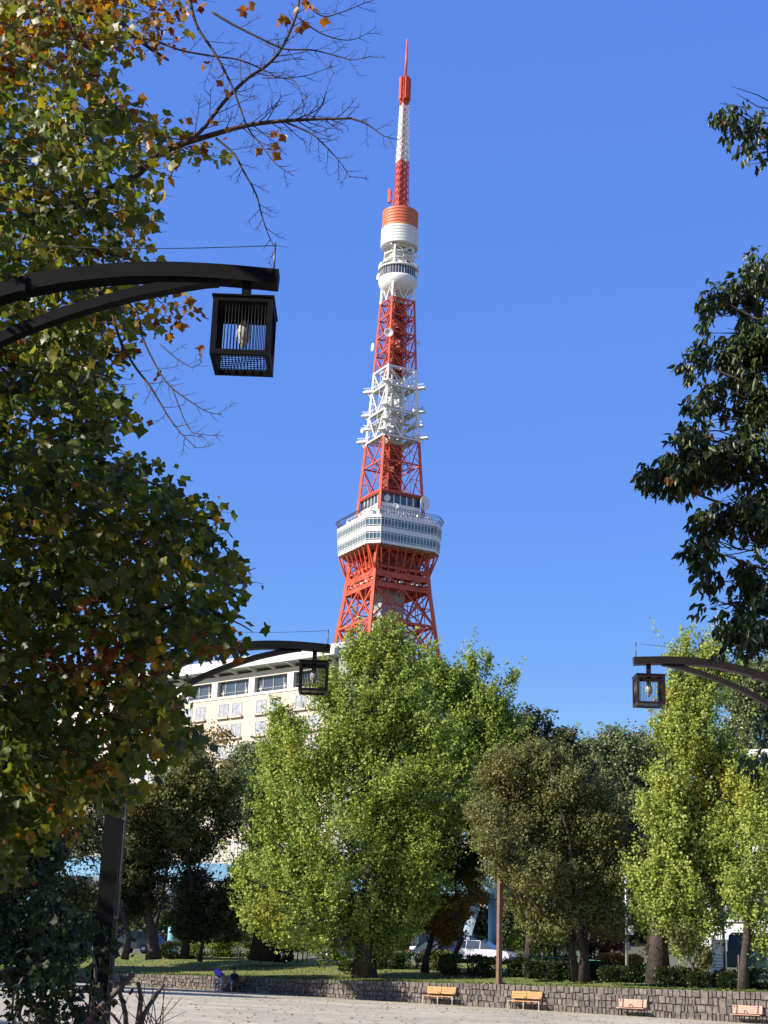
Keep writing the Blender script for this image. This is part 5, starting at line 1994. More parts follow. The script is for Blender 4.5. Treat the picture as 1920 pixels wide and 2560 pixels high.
tree('slender_tree', 'slender trunk leaning beside the rusty tree, with thin dark crown', (1136, 2433), 89,
     [(1150, 2130, 50, 50), (1100, 2100, 60, 60), (1180, 2080, 60, 70), (1060, 2150, 50, 40)],
     'leaf_dark', 900, 14, .18, .9, .18, .17, up=.2, out=.9)
tree('olive_tree', 'olive green spreading tree in front of the hotel, left', (462, 2385), 96,
     [(470, 1980, 95, 55), (550, 1960, 55, 38), (400, 2040, 90, 60), (520, 2060, 85, 55), (340, 2020, 60, 60), (430, 2110, 110, 50), (540, 2130, 50, 40), (480, 1920, 50, 40), (420, 1960, 60, 40)],
     'leaf_olive', 1700, 28, .15, 1.1, .20, .22, up=.1, out=.9, flat=.5)
tree('red_tipped_tree', 'thin tree with sparse reddish leaves against the lower hotel wall', (380, 2380), 104,
     [(500, 1880, 50, 32), (540, 1850, 40, 25), (455, 1850, 40, 40), (520, 1920, 60, 30), (440, 1920, 50, 40)],
     'leaf_rust', 420, 11, .17, .9, .2, .2, up=.3, out=.9)
tree('pine_tree', 'dark layered tree on a broad mottled trunk beside the blue bridge column', (384, 2392), 97.5,
     [(380, 2140, 110, 32), (320, 2195, 90, 38), (440, 2200, 80, 38), (300, 2260, 80, 40), (400, 2265, 70, 30), (290, 2120, 60, 40)],
     'leaf_deep', 1500, 26, .14, 1.1, .18, .40, 'bark_light', up=.05, out=1.0, flat=.35)
tree('pine_tree', 'low dark layered tree on a thin leaning stem right of the blue bridge column', (500, 2398), 96,
     [(510, 2255, 70, 30), (470, 2300, 50, 25), (545, 2295, 60, 30), (500, 2330, 60, 22), (570, 2240, 40, 40), (560, 2340, 40, 15)],
     'leaf_deep', 900, 26, .13, .9, .16, .13, up=.05, out=1.0, flat=.35)
tree('grey_tree', 'greyish loose tree in the shade left of the lamp post', (312, 2392), 92,
     [(150, 2060, 90, 65), (90, 2140, 80, 60), (220, 2130, 80, 55), (160, 2240, 80, 50), (250, 2040, 60, 50), (240, 1960, 60, 50), (150, 1960, 70, 50)],
     'leaf_deep', 1000, 26, .15, 1.1, .22, .18, up=.2, out=.9)
tree('broadleaf_tree', 'dense dark tree casting shade over the wall at far left', (-20, 2400), 80,
     [(-60, 2060, 130, 90), (40, 2140, 110, 80), (-120, 2160, 140, 110), (60, 2260, 90, 70), (-60, 2260, 120, 80), (-180, 2240, 120, 100), (-40, 1970, 120, 90), (-200, 2080, 120, 120), (-150, 1960, 110, 100), (20, 2340, 60, 40)],
     'leaf_dark', 4000, 14, .20, 1.0, .2, .5, up=.3, out=.8)
tree('broadleaf_tree', 'second dense tree standing out on the plaza, just beyond the left edge', (-330, 2470), 70,
     [(-380, 2050, 160, 110), (-280, 2120, 140, 110), (-440, 2180, 160, 110), (-300, 2260, 130, 90), (-380, 1930, 130, 100), (-250, 1990, 90, 90)],
     'leaf_dark', 2800, 14, .22, 1.0, .2, .45, up=.3, out=.8)
tree('broadleaf_tree', 'third dense tree behind the wall beyond the left edge, shading the wall', (-330, 2400), 89,
     [(-330, 2000, 170, 110), (-420, 2100, 150, 110), (-250, 2110, 130, 110), (-350, 2210, 160, 90), (-240, 2230, 110, 80), (-330, 2310, 150, 60), (-200, 2310, 90, 50)],
     'leaf_dark', 3200, 14, .22, 1.0, .2, .45, up=.3, out=.8)
tree('wood_tree', 'tall dark tree of the grove just left of the path, outside the view', (-11.5, 9.0, 0), 9,
     [(-4100, 1500, 900, 700), (-4600, 900, 900, 600), (-3700, 1000, 800, 600), (-5200, 1500, 900, 700), (-4300, 2000, 900, 500)],
     'leaf_dark', 1500, 12, .17, .9, .18, .3, up=.2, out=.8, depth=1.3)
tree('wood_tree', 'dark grove tree between the two others left of the path, outside the view', (-13.5, 19.0, 0), 19,
     [(-1700, 1700, 550, 420), (-1350, 1950, 420, 400), (-2000, 2000, 600, 450), (-1500, 2300, 450, 300), (-1650, 1350, 450, 350)],
     'leaf_dark', 1700, 13, .19, 1.0, .2, .3, up=.2, out=.8, depth=1.2)
tree('wood_tree', 'dark tree of the grove farther along the left side of the path, outside the view', (-20, 28, 0), 28,
     [(-1900, 1700, 500, 350), (-1600, 1900, 400, 350), (-2100, 2000, 450, 350), (-1750, 1400, 400, 300), (-1500, 2150, 350, 250)],
     'leaf_dark', 2200, 13, .2, 1.0, .2, .35, up=.2, out=.8, depth=1.2)
tree('red_shrub_tree', 'small tree with pinkish red leaves behind the silver pole', (1525, 2420), 93,
     [(1520, 2340, 34, 26), (1550, 2350, 24, 24), (1500, 2310, 24, 22), (1560, 2310, 20, 20)], 'leaf_red', 420, 12, .12, .5, .12, .07, 'bark_light', up=.4)
tree('young_tree', 'young thin tree with curved stem right of the large ginkgo trunk', (1735, 2470), 77.2,
     [(1700, 2340, 26, 24), (1725, 2310, 26, 20), (1760, 2395, 20, 30)], 'leaf_olive', 130, 11, .13, .6, .13, .10, up=.3)
for k, (u, Y, top, w, lf) in enumerate(((150, 150, 2190, 200, 'leaf_deep'), (480, 146, 2230, 150, 'leaf_deep'), (800, 140, 2190, 190, 'leaf_deep'), (1080, 138, 2120, 170, 'leaf_deep'), (1380, 136, 2180, 190, 'leaf_deep'), (1660, 140, 2200, 150, 'leaf_deep'))):
    tree('slope_tree', 'dark bushy tree number on the slope', (u, 2400), Y, [(u - w * .5, top + 90, w * .55, 90), (u + w * .5, top + 100, w * .55, 90), (u, top + 60, w * .6, 60), (u - w * .4, top + 170, w * .6, 70), (u + w * .4, top + 180, w * .6, 70), (u, top + 200, w * .8, 50)],
         lf, 1100, 20, .27, 1.4, .34, .4, up=.3, group='dark trees on the slope beyond the road')['label'] = 'dark bushy tree on the slope beyond the road, %s' % (
        'behind the grey tree at far left', 'behind the blue bridge column', 'behind the tarpaulin', 'behind the rusty tree', 'behind the bronzing tree stems', 'behind the pale ginkgo')[k]
for i, (u, v, Y) in enumerate(((1797, 2445, 82), (1540 + 170, 2440, 81))):
    q = at(u, v, Y)
slim = thing('slim_post', 'thin dark post standing left of the slim brown ginkgo trunk', 'pole', (at(1811, 2450, 82).x, 82, 1.5))
q = at(1811, 2440, 82)
mb = MB(); mb.tube([(q.x, 82, 1.4), (q.x, 82, 5.1)], .075, 10); mb.build('shaft', M['iron'], slim)
slim.location.x = q.x
stk = thing('support_stake', 'pale wooden stake beside the slim brown ginkgo trunk', 'stake', (at(1846, 2470, 76).x, 76, 1.2))
q = at(1846, 2470, 76)
mb = MB(); mb.tube([(q.x, 76, 1.1), (q.x + .05, 76, 2.9)], .03, 8); mb.build('pole', M['bark_pale'], stk)
# slender stems left of the tarpaulin
for i, (du, lean_) in enumerate(((0, .25), (14, .1), (26, -.1))):
    q = at(742 + du, 2402, 97)
    o = thing('sapling', 'thin bare dark stems between the broad trunk and the tarpaulin', 'sapling', (q.x, q.y, q.z), 'bare saplings by the tarpaulin')
    mb = MB(); mb.tube([(q.x, q.y, q.z - .1), (q.x + lean_ * .4, q.y, q.z + .9), (q.x + lean_, q.y + .1, q.z + 1.9)], [.04, .03, .018], 6); mb.build('stem', M['bark'], o)

# grove round the photographer: it closes off the sky behind the camera as in the park
def grove_tree(label, x, y, z0, z1, r, n):
    o = thing('grove_tree', label, 'tree', (x, y, 0), 'grove trees behind the photographer')
    t = MB(); t.tube([(x, y, -.1), (x + .1, y, z0), (x, y + .2, (z0 + z1) / 2), (x - .2, y, z1)], [.35, .28, .18, .04], 9)
    cz = (z0 + z1) / 2
    for i in range(9):
        a = 2 * PI * i / 9
        t.tube([(x, y, z0 + (i % 4) * .8), (x + math.cos(a) * r * .5, y + math.sin(a) * r * .5, cz), (x + math.cos(a) * r * .85, y + math.sin(a) * r * .85, cz + 1)], [.09, .06, .02], 6)
    t.build('trunk', M['bark'], o)
    d = unit(rng.normal(size=(n, 3))) * (.35 + .65 * rng.random(n) ** .5)[:, None]
    P = np.array((x, y, cz)) + d * np.array((r, r, (z1 - z0) / 2))
    leaf_mesh('crown', M['leaf_dark'], T_QUAD, P, unit(rng.normal(size=(n, 3))), unit(rng.normal(size=(n, 3)) + np.array((0, 0, .6))), .42 * (.7 + .6 * rng.random(n)), .4 + .2 * rng.normal(size=n), o)


for gx, gy, z0, z1, r in ((-7, -3, 3.5, 13, 5), (1.5, -6, 4, 14, 5.5), (8, -2, 3.5, 13, 5), (-13, -9, 3, 14, 6), (7.5, 6, 4, 12, 3.6)):
    grove_tree('leafy grove tree standing behind the photographer, outside the view', gx, gy, z0, z1, r, 2600)

# ------------------------------------------------------------------ near tree on the left (lobed autumn leaves, bare outer twigs)
near = thing('autumn_tree', 'large near tree with lobed green, yellow and rust leaves and bare outer twigs, left', 'tree', (-7.6, 14.0, 0))
limb = MB()
trunk_top = Vector((-7.3, 13.8, 9.5))
tpts = [Vector((-7.6, 14, -.1)), Vector((-7.55, 13.95, 2.5)), Vector((-7.4, 13.9, 5.5)), trunk_top, Vector((-6.9, 13.6, 13.0)), Vector((-6.5, 13.4, 16.5))]
limb.tube(tpts, [.42, .34, .30, .24, .17, .06], 12)
tips = []                                                  # (position, direction) of twigs


def px_branch(pts, Y0, Y1, r0, r1, mb, start=None, n=7):
    """tube along photo points with the depth running from Y0 to Y1"""
    P = []
    m = len(pts)
    for i, (u, v) in enumerate(pts):
        P.append(at(u, v, Y0 + (Y1 - Y0) * i / (m - 1)))
    if start is not None:
        P = [Vector(start)] + P
    # catmull-rom
    out = []
    for i in range(len(P) - 1):
        p0, p1, p2, p3 = P[max(i - 1, 0)], P[i], P[i + 1], P[min(i + 2, len(P) - 1)]
        for k in range(4):
            t = k / 4
            out.append(.5 * ((2 * p1) + (p2 - p0) * t + (2 * p0 - 5 * p1 + 4 * p2 - p3) * t * t + (3 * p1 - p0 - 3 * p2 + p3) * t ** 3))
    out.append(P[-1])
    rad = [r0 + (r1 - r0) * i / (len(out) - 1) for i in range(len(out))]
    mb.tube(out, rad, n)
    return out


def side_twigs(path, r, mb, length, n, f0=.25, curve=.35, level=0, up=.25):
    """bare side twigs, alternating, bending up towards their tips"""
    m = len(path)
    if level == 0:
        n = int(n * 1.4)
    for i in range(n):
        f = f0 + (1 - f0) * (i + random.random() * .8) / n
        k = min(m - 2, int(f * (m - 1)))
        p = path[k].lerp(path[k + 1], random.random())
        d = (path[k + 1] - path[k]).normalized()
        view = Vector((0, 1, 0))
        side = d.cross(view).normalized() * (1 if (i % 2 == 0) else -1)
        dirn = (d * .75 + side * random.uniform(.45, .95) + Vector((0, random.uniform(-.4, .4), 0))).normalized()
        L_ = length * random.uniform(.5, 1.15) * (1.15 - .55 * f)
        q = [p]
        for s in range(1, 5):
            dirn = (dirn + Vector((0, 0, up * .35)) + Vector([random.uniform(-.18, .18) for _ in range(3)]) * curve * 2).normalized()
            q.append(q[-1] + dirn * (L_ / 4))
        rr_ = max(.0022, r * (.55 if level == 0 else .6))
        mb.tube(q, [rr_, rr_ * .85, rr_ * .7, rr_ * .55, rr_ * .4], 5, cap=False)
        tips.append((q[-1], dirn))
        if level < 2 and L_ > (.16 if level == 0 else .12):
            side_twigs(q, rr_, mb, L_ * .45, random.randint(3, 5) if level == 0 else 2, .3, curve, level + 1, up)


twig = MB()
S = Vector((-7.4, 13.9, 6.5))
# leafy limbs coming in from the left
px_branch([(-300, 620), (60, 480), (160, 515), (240, 490), (330, 445), (410, 378), (520, 340)], 14.0, 13.2, .075, .028, limb, Vector((-7.4, 13.9, 6.8)))
main = px_branch([(520, 340), (610, 315), (700, 303), (790, 298), (880, 296)], 13.2, 13.0, .028, .010, twig)
side_twigs(main, .011, twig, .42, 13, .15)
t2 = px_branch([(880, 296), (920, 312), (960, 340), (1000, 350)], 13.0, 12.95, .009, .003, twig); side_twigs(t2, .006, twig, .22, 5, .2)
t3 = px_branch([(715, 306), (770, 330), (800, 352), (850, 405), (875, 445)], 13.05, 12.9, .011, .003, twig); side_twigs(t3, .007, twig, .28, 8, .25)
t4 = px_branch([(735, 300), (760, 290), (800, 268), (820, 215), (835, 180)], 13.05, 13.1, .008, .002, twig); side_twigs(t4, .006, twig, .26, 8, .1)
t5 = px_branch([(540, 345), (585, 385), (610, 430), (640, 485), (655, 540), (672, 590), (690, 623)], 13.15, 12.9, .013, .003, twig); side_twigs(t5, .007, twig, .27, 10, .15, up=.05)
t6 = px_branch([(440, 365), (500, 330), (560, 255), (620, 195), (665, 165), (705, 120), (740, 40), (750, -20)], 13.3, 13.6, .022, .012, twig); side_twigs(t6, .010, twig, .40, 16, .1)
t7 = px_branch([(470, -30), (490, 60), (535, 130), (575, 205), (595, 255), (620, 320), (655, 365), (690, 410), (735, 440)], 12.6, 12.5, .016, .003, twig); side_twigs(t7, .007, twig, .30, 14, .2)
t8 = px_branch([(530, 30), (580, 60), (650, 95), (710, 122), (780, 125), (850, 142), (880, 150), (930, 140)], 13.4, 13.3, .014, .003, twig); side_twigs(t8, .007, twig, .3, 13, .2)
t9 = px_branch([(740, 40), (800, 82), (860, 100), (900, 93), (940, 68)], 13.6, 13.7, .009, .002, twig); side_twigs(t9, .006, twig, .25, 7, .2)
t10 = px_branch([(740, -20), (800, 38), (850, 32), (905, 10), (935, 0)], 13.6, 13.6, .009, .003, twig); side_twigs(t10, .006, twig, .25, 7, .2)
t11 = px_branch([(300, 90), (380, 100), (450, 125), (530, 140), (600, 150), (670, 180), (700, 195), (770, 188), (830, 165)], 13.0, 13.0, .013, .003, twig); side_twigs(t11, .007, twig, .28, 14, .2)
t12 = px_branch([(655, 195), (720, 197), (745, 215), (760, 270), (745, 290)], 13.2, 13.0, .006, .002, twig); side_twigs(t12, .005, twig, .2, 6, .2)
# bare twigs below the first arm
t13 = px_branch([(270, 760), (300, 850), (340, 920), (375, 965), (420, 1040), (450, 1080), (490, 1120)], 12.6, 12.4, .016, .004, twig, at(180, 640, 13)); side_twigs(t13, .007, twig, .30, 8, .45)
t14 = px_branch([(340, 780), (355, 840), (385, 905), (420, 960), (470, 1000), (520, 1030), (555, 1035)], 12.4, 12.2, .012, .003, twig, at(260, 690, 12.9)); side_twigs(t14, .006, twig, .26, 9, .45)
t15 = px_branch([(400, 860), (440, 895), (480, 918), (505, 905)], 12.2, 12.1, .006, .002, twig); side_twigs(t15, .005, twig, .18, 5, .2)
t16 = px_branch([(430, 970), (470, 1068), (500, 1085), (560, 1090)], 12.3, 12.2, .006, .002, twig); side_twigs(t16, .005, twig, .2, 5, .3)
# inner limbs seen as dark lines through the leaves
for pts, Y0, Y1, r0 in (([(-300, 1250), (60, 1290), (140, 1400), (180, 1560)], 15, 14.2, .07), ([(-250, 250), (100, 100), (240, 20), (360, 110), (420, 150)], 13.8, 13.0, .05),
                        ([(-300, 1100), (120, 1180), (300, 1300), (460, 1290), (560, 1300)], 14.5, 13.2, .045), ([(-300, 1500), (100, 1540), (330, 1540), (480, 1500), (590, 1490)], 14.6, 13.2, .045),
                        ([(-300, 1650), (80, 1700), (260, 1780), (300, 1900)], 14.6, 13.8, .04), ([(-200, 900), (100, 930), (220, 960), (320, 1000)], 14, 13, .04),
                        ([(-200, 700), (80, 640), (200, 620), (330, 650)], 14, 13, .035), ([(460, 1290), (530, 1330), (600, 1420), (640, 1420)], 13.2, 12.9, .012),
                        ([(430, 1420), (520, 1520), (600, 1560), (632, 1580)], 13.4, 13.0, .014), ([(130, 1350), (150, 1450), (190, 1600), (200, 1700)], 13.6, 13.6, .045)):
    px_branch(pts, Y0, Y1, r0, r0 * .25, limb, Vector((-7.4, 13.9, at(pts[0][0], pts[0][1], Y0).z - .8)) if pts[0][0] < 0 else None)
for e in ((-1, 6, 9.2), (-3, 4, 7.4), (.8, 8.5, 10.6), (-3.6, 8, 9.6), (-.5, 13, 13.2), (-3.5, 15, 13)):  # the first limbs carry the leaf cloud added over the camera
    a, b = Vector((-7.2, 13.8, 8.6 if e[2] < 12 else 10.5)), Vector(e)
    m1, m2 = a.lerp(b, .35) + Vector((0, 0, 1.0)), a.lerp(b, .7) + Vector((0, 0, .8))
    limb.tube([a, m1, m2, b], [.10, .07, .045, .012], 8)
    for q in range(9):
        s0 = m1.lerp(b, random.uniform(.1, 1))
        limb.tube([s0, s0 + Vector([random.uniform(-.7, .7), random.uniform(-.7, .7), random.uniform(.1, .8)]), s0 + Vector([random.uniform(-1.4, 1.4), random.uniform(-1.4, 1.4), random.uniform(0, 1.4)])], [.02, .014, .004], 5)
limb.build('trunk', M['bark'], near)
twig.build('twig', M['bark_twig'], near)

# leaf regions as photo polygons; every shoot gets its own depth inside the crown
POLY = [(-60, -60), (560, -60), (530, 20), (470, 60), (430, 110), (380, 140), (300, 100), (290, 170), (330, 240), (400, 270), (440, 300), (520, 330), (575, 330), (560, 400), (520, 420), (500, 380),
        (440, 400), (420, 470), (400, 560), (390, 620), (330, 650), (300, 700), (340, 720), (420, 760), (480, 760), (500, 800), (420, 830), (330, 860), (320, 920), (360, 980), (360, 1050),
        (300, 1090), (310, 1150), (400, 1150), (430, 1210), (490, 1230), (560, 1270), (590, 1320), (540, 1350), (600, 1400), (640, 1430), (620, 1480), (640, 1520), (560, 1560), (620, 1590),
        (570, 1640), (480, 1640), (430, 1680), (480, 1730), (470, 1800), (520, 1830), (490, 1880), (400, 1900), (350, 1960), (300, 2040), (250, 2060), (230, 2010), (190, 2060), (120, 2090), (60, 2180), (-60, 2220)]
POLY = [(u - (32 if v > 1120 else 22) if u > 250 else u, v) for u, v in POLY]
HOLES = [(240, 560, 16, 12), (120, 760, 14, 18), (260, 980, 16, 14), (330, 1340, 14, 12), (90, 1320, 12, 16), (220, 1620, 16, 12), (195, 262, 28, 26), (145, 178, 20, 14), (330, 150, 22, 40), (30, 250, 14, 14)]


def inpoly(u, v, poly):
    x, y = np.asarray(u), np.asarray(v)
    c = np.zeros(x.shape, bool)
    j = len(poly) - 1
    for i in range(len(poly)):
        xi, yi = poly[i]; xj, yj = poly[j]
        with np.errstate(divide='ignore'):
            c ^= ((yi > y) != (yj > y)) & (x < (xj - xi) * (y - yi) / ((yj - yi) if yj != yi else 1e-9) + xi)
        j = i
    return c


def rays(u, v, Y):
    R_ = np.array(CAM_R)
    d = np.stack([(u - 960) / FPX, (1280 - v) / FPX, -np.ones_like(u)], 1) @ R_.T
    return np.array(CAM_P) + d * (Y / d[:, 1])[:, None]


def near_leaves():
    Ps, Ds, Ts, Ss = [], [], [], []
    n = 3100
    u = rng.uniform(-60, 660, n); v = rng.uniform(-60, 2330, n)
    ok = inpoly(u, v, POLY)
    for (cx, cy, rx, ry) in HOLES:
        ok &= ((u - cx) / rx) ** 2 + ((v - cy) / ry) ** 2 > 1
    u, v = u[ok], v[ok]
    Y = rng.uniform(12.2, 15.2, len(u))
    P = rays(u, v, Y)
    # the crown outside the frame: to the left, and above, casting its shade, then leaves added over the camera
    m = 3900
    out = np.concatenate([np.stack([rng.uniform(-9.5, -3.2, m), rng.uniform(9.2, 17.5, m), rng.uniform(1.7, 9.0, m)], 1),
                          np.stack([rng.uniform(-5.0, 1.2, 1500), rng.uniform(10.5, 17.0, 1500), rng.uniform(11.2, 15.5, 1500)], 1),
                          np.stack([rng.uniform(-4.6, 1.5, 1900), rng.uniform(2.5, 10.8, 1900), rng.uniform(5.0, 12.5, 1900)], 1)])  # unseen leaf cloud added above the camera to block sky light
    # keep only points outside the view
    Rm = np.array(CAM_R)
    l = (out - np.array(CAM_P)) @ Rm
    uu = 960 + FPX * l[:, 0] / -l[:, 2]; vv = 1280 - FPX * l[:, 1] / -l[:, 2]
    keep = (uu < -70) | (vv < -90)
    # the sunny gap high on the left side of the crown
    keep &= ~((out[:, 0] < -2.8) & (out[:, 2] > 6.6 + .6 * (-3.2 - out[:, 0])))
    keep &= ~((vv < -90) & (uu > 1500))
    keep &= ~((l[:, 2] > -1.0))
    out = out[keep]
    allp = np.concatenate([P, out])
    vis = np.concatenate([np.ones(len(P), bool), np.zeros(len(out), bool)])
    nn = len(allp)
    c = np.array((-6.5, 14, 0))
    dirs = unit(np.stack([allp[:, 0] - c[0], (allp[:, 1] - c[1]) * .6, np.zeros(nn)], 1) + rng.normal(size=(nn, 3)) * .6 + np.array((0, 0, -.25)))
    k = 9
    t = rng.random((nn, k))
    p = allp[:, None, :] + dirs[:, None, :] * ((t - .6) * .34)[:, :, None] + rng.normal(size=(nn, k, 3)) * .065
    d = unit(dirs[:, None, :] * .5 + rng.normal(size=(nn, k, 3)) * .55 + np.array((0, 0, -.8)))
    # rust at the outer right and high parts, green inside
    uu = 960 + FPX * ((allp - np.array(CAM_P)) @ Rm)[:, 0] / -((allp - np.array(CAM_P)) @ Rm)[:, 2]
    vv = 1280 - FPX * ((allp - np.array(CAM_P)) @ Rm)[:, 1] / -((allp - np.array(CAM_P)) @ Rm)[:, 2]
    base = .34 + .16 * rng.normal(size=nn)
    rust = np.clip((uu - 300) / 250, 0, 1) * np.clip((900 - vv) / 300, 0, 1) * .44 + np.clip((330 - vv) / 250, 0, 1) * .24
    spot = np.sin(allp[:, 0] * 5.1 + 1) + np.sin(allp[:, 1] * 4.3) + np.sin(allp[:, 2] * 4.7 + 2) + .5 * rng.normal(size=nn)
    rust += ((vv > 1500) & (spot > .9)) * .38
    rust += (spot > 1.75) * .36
    base = base + rust + .09 * np.clip((950 - vv) / 400, 0, 1)  # paler, yellower tint up high paints in the backlight of the upper leaves
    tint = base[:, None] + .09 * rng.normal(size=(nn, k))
    sz = .106 * (.6 + .65 * rng.random((nn, k)))
    sz *= np.where(rust > .3, .72, 1.0)[:, None]
    tw = MB()
    for i in range(0, len(P), 3):
        a = Vector(allp[i]); d0 = Vector(dirs[i])
        back = Vector((-.55, .1, .28)) * random.uniform(.5, 1.1)
        tw.tube([a + back * .7, a + back * .3 + Vector((0, 0, .03)), a - d0 * .05, a + d0 * .22], [.007, .005, .004, .002], 4, cap=False)
    tw.build('twig', M['bark_twig'], near)
    keepm = rng.random((nn, k)) < np.where((uu > 330) & (vv < 620), .50, np.where((uu > 300) & (vv < 900), .55, .95))[:, None]
    kk = keepm.reshape(-1)
    P2, D2, T2, S2 = p.reshape(-1, 3)[kk], d.reshape(-1, 3)[kk], tint.reshape(-1)[kk], sz.reshape(-1)[kk]
    return P2, D2, T2, S2


P2, D2, T2, S2 = near_leaves()
# a few rusty leaves left on the bare twigs
ex = [(700, 65), (740, 18), (770, 25), (745, 50), (715, 60), (770, 15), (790, 30), (600, 35), (620, 20), (680, 345), (690, 330), (705, 340), (640, 375), (680, 375), (568, 222), (545, 175), (500, 170), (398, 935),
      (470, 745), (455, 745), (495, 695), (480, 775), (500, 790), (450, 800), (440, 720), (400, 690), (420, 705), (470, 690), (430, 830), (500, 860)]
u = np.repeat(np.array([e[0] for e in ex], float), 2) + rng.normal(size=len(ex) * 2) * 10
v = np.repeat(np.array([e[1] for e in ex], float), 2) + rng.normal(size=len(ex) * 2) * 10
PX = rays(u, v, rng.uniform(12.6, 13.4, len(u)))
P2 = np.concatenate([P2, PX]); T2 = np.concatenate([T2, .86 + .1 * rng.random(len(u))]); S2 = np.concatenate([S2, .085 * (.7 + .6 * rng.random(len(u)))])
D2 = np.concatenate([D2, unit(rng.normal(size=(len(u), 3)) * .6 + np.array((0, 0, -.7)))])
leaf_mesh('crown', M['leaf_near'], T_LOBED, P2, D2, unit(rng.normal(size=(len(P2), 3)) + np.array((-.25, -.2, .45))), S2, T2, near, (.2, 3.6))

# ------------------------------------------------------------------ near tree on the right (narrow drooping leaves)
rt = thing('drooping_leaf_tree', 'near tree with dark narrow drooping leaves reaching in from the right edge', 'tree', (8.6, 18.2, 0))
limb = MB()
limb.tube([(8.6, 18.2, -.1), (8.5, 18.2, 3), (8.4, 18.1, 6.5), (8.2, 18.0, 10), (7.9, 17.9, 13.5)], [.36, .28, .22, .15, .05], 12)
RB = [(1815, 265, 18, 18), (1850, 300, 16, 14), (1885, 335, 16, 14), (1912, 365, 18, 18), (1870, 370, 10, 8),
      (1912, 650, 22, 50), (1890, 690, 20, 22), (1880, 745, 35, 30), (1905, 760, 30, 40), (1800, 735, 28, 28), (1775, 770, 18, 18), (1845, 730, 18, 16), (1835, 790, 45, 35), (1790, 830, 22, 30), (1850, 850, 50, 40), (1900, 850, 35, 50),
      (1800, 880, 50, 25), (1745, 903, 28, 14), (1880, 910, 50, 40), (1830, 930, 45, 30), (1800, 990, 40, 25), (1750, 1025, 20, 18), (1850, 1010, 60, 40), (1900, 1000, 35, 50), (1800, 1050, 40, 30),
      (1725, 1120, 36, 28), (1760, 1090, 30, 22), (1625, 1178, 28, 10), (1660, 1185, 45, 20), (1720, 1195, 50, 30), (1790, 1150, 60, 45), (1860, 1130, 55, 55), (1900, 1180, 30, 60), (1830, 1215, 45, 30),
      (1800, 1270, 28, 22), (1775, 1305, 22, 18), (1840, 1280, 40, 35), (1895, 1290, 35, 45), (1760, 1370, 30, 22), (1800, 1360, 26, 28), (1790, 1420, 32, 30), (1850, 1440, 35, 25), (1895, 1430, 35, 40),
      (1785, 1500, 20, 22), (1825, 1500, 36, 28), (1850, 1550, 40, 28), (1900, 1520, 35, 60), (1880, 1590, 40, 30), (1825, 1610, 32, 14), (1870, 1620, 40, 18),
      (1895, 1890, 14, 24), (1935, 1000, 35, 280), (1960, 800, 45, 230), (1965, 1280, 45, 240), (2060, 900, 90, 350), (2080, 1250, 90, 280)]
for tipb, st in (((1590, 1178), 4.9), ((1745, 905), 6.4), ((1780, 740), 7.0), ((1730, 1120), 5.5), ((1760, 1370), 4.4), ((1785, 1500), 4.0), ((1810, 255), 8.6), ((1830, 1610), 3.8)):
    s = Vector((8.4, 18.1, st))
    e = at(tipb[0], tipb[1], 17.6)
    mid = s.lerp(e, .5) + Vector((0, 0, .25))
    limb.tube([s, s.lerp(mid, .5) + Vector((0, 0, .1)), mid, mid.lerp(e, .5) + Vector((0, 0, .08)), e], [.09, .07, .045, .022, .006], 7)
B = blobs3d(RB, 17.7, 1.6)
C = [c for c, _ in B]
for c, r in B:
    for _ in range(4):
        e = c + unit(rng.normal(size=3)) * r
        s = c + (np.array((8.3, 18.0, c[2])) - c) * rng.uniform(.05, .2)
        limb.tube([s, (s + e) / 2 + rng.normal(size=3) * .03, e], [.010, .007, .003], 5, cap=False)
limb.build('trunk', M['bark'], rt)
ns = 2400
pos, cc, dd = sample_blobs(B, ns * 2, .2)
fl_ = np.sin(pos[:, 0] * 7.1 + 1) + np.sin(pos[:, 2] * 8.3) + np.sin(pos[:, 1] * 5.2 + 2) + np.sin(pos[:, 0] * 4.1 - pos[:, 2] * 6.0)
lq_ = (pos - np.array(CAM_P)) @ np.array(CAM_R)
fl_ += 2.2 * np.clip((1800 - (960 + FPX * lq_[:, 0] / -lq_[:, 2])) / 60, 0, 1) + 2.0 * (1280 - FPX * lq_[:, 1] / -lq_[:, 2] < 420)
od_ = np.argsort(-fl_ + rng.normal(size=ns * 2) * .7)[:ns]
pos, dd = pos[od_], dd[od_]
sc = rng.random(ns)
k = 7
t = rng.random((ns, k))
dirs = unit(dd + np.array((-.3, 0, .1)))
p = pos[:, None, :] + dirs[:, None, :] * (t * .16)[:, :, None] + rng.normal(size=(ns, k, 3)) * .02
d = unit(rng.normal(size=(ns, k, 3)) * .42 + dirs[:, None, :] * .35 + np.array((0, 0, -.95)))
tint = (.25 + .45 * sc)[:, None] + .1 * rng.normal(size=(ns, k)) + (rng.random((ns, 1)) < .02) * .6
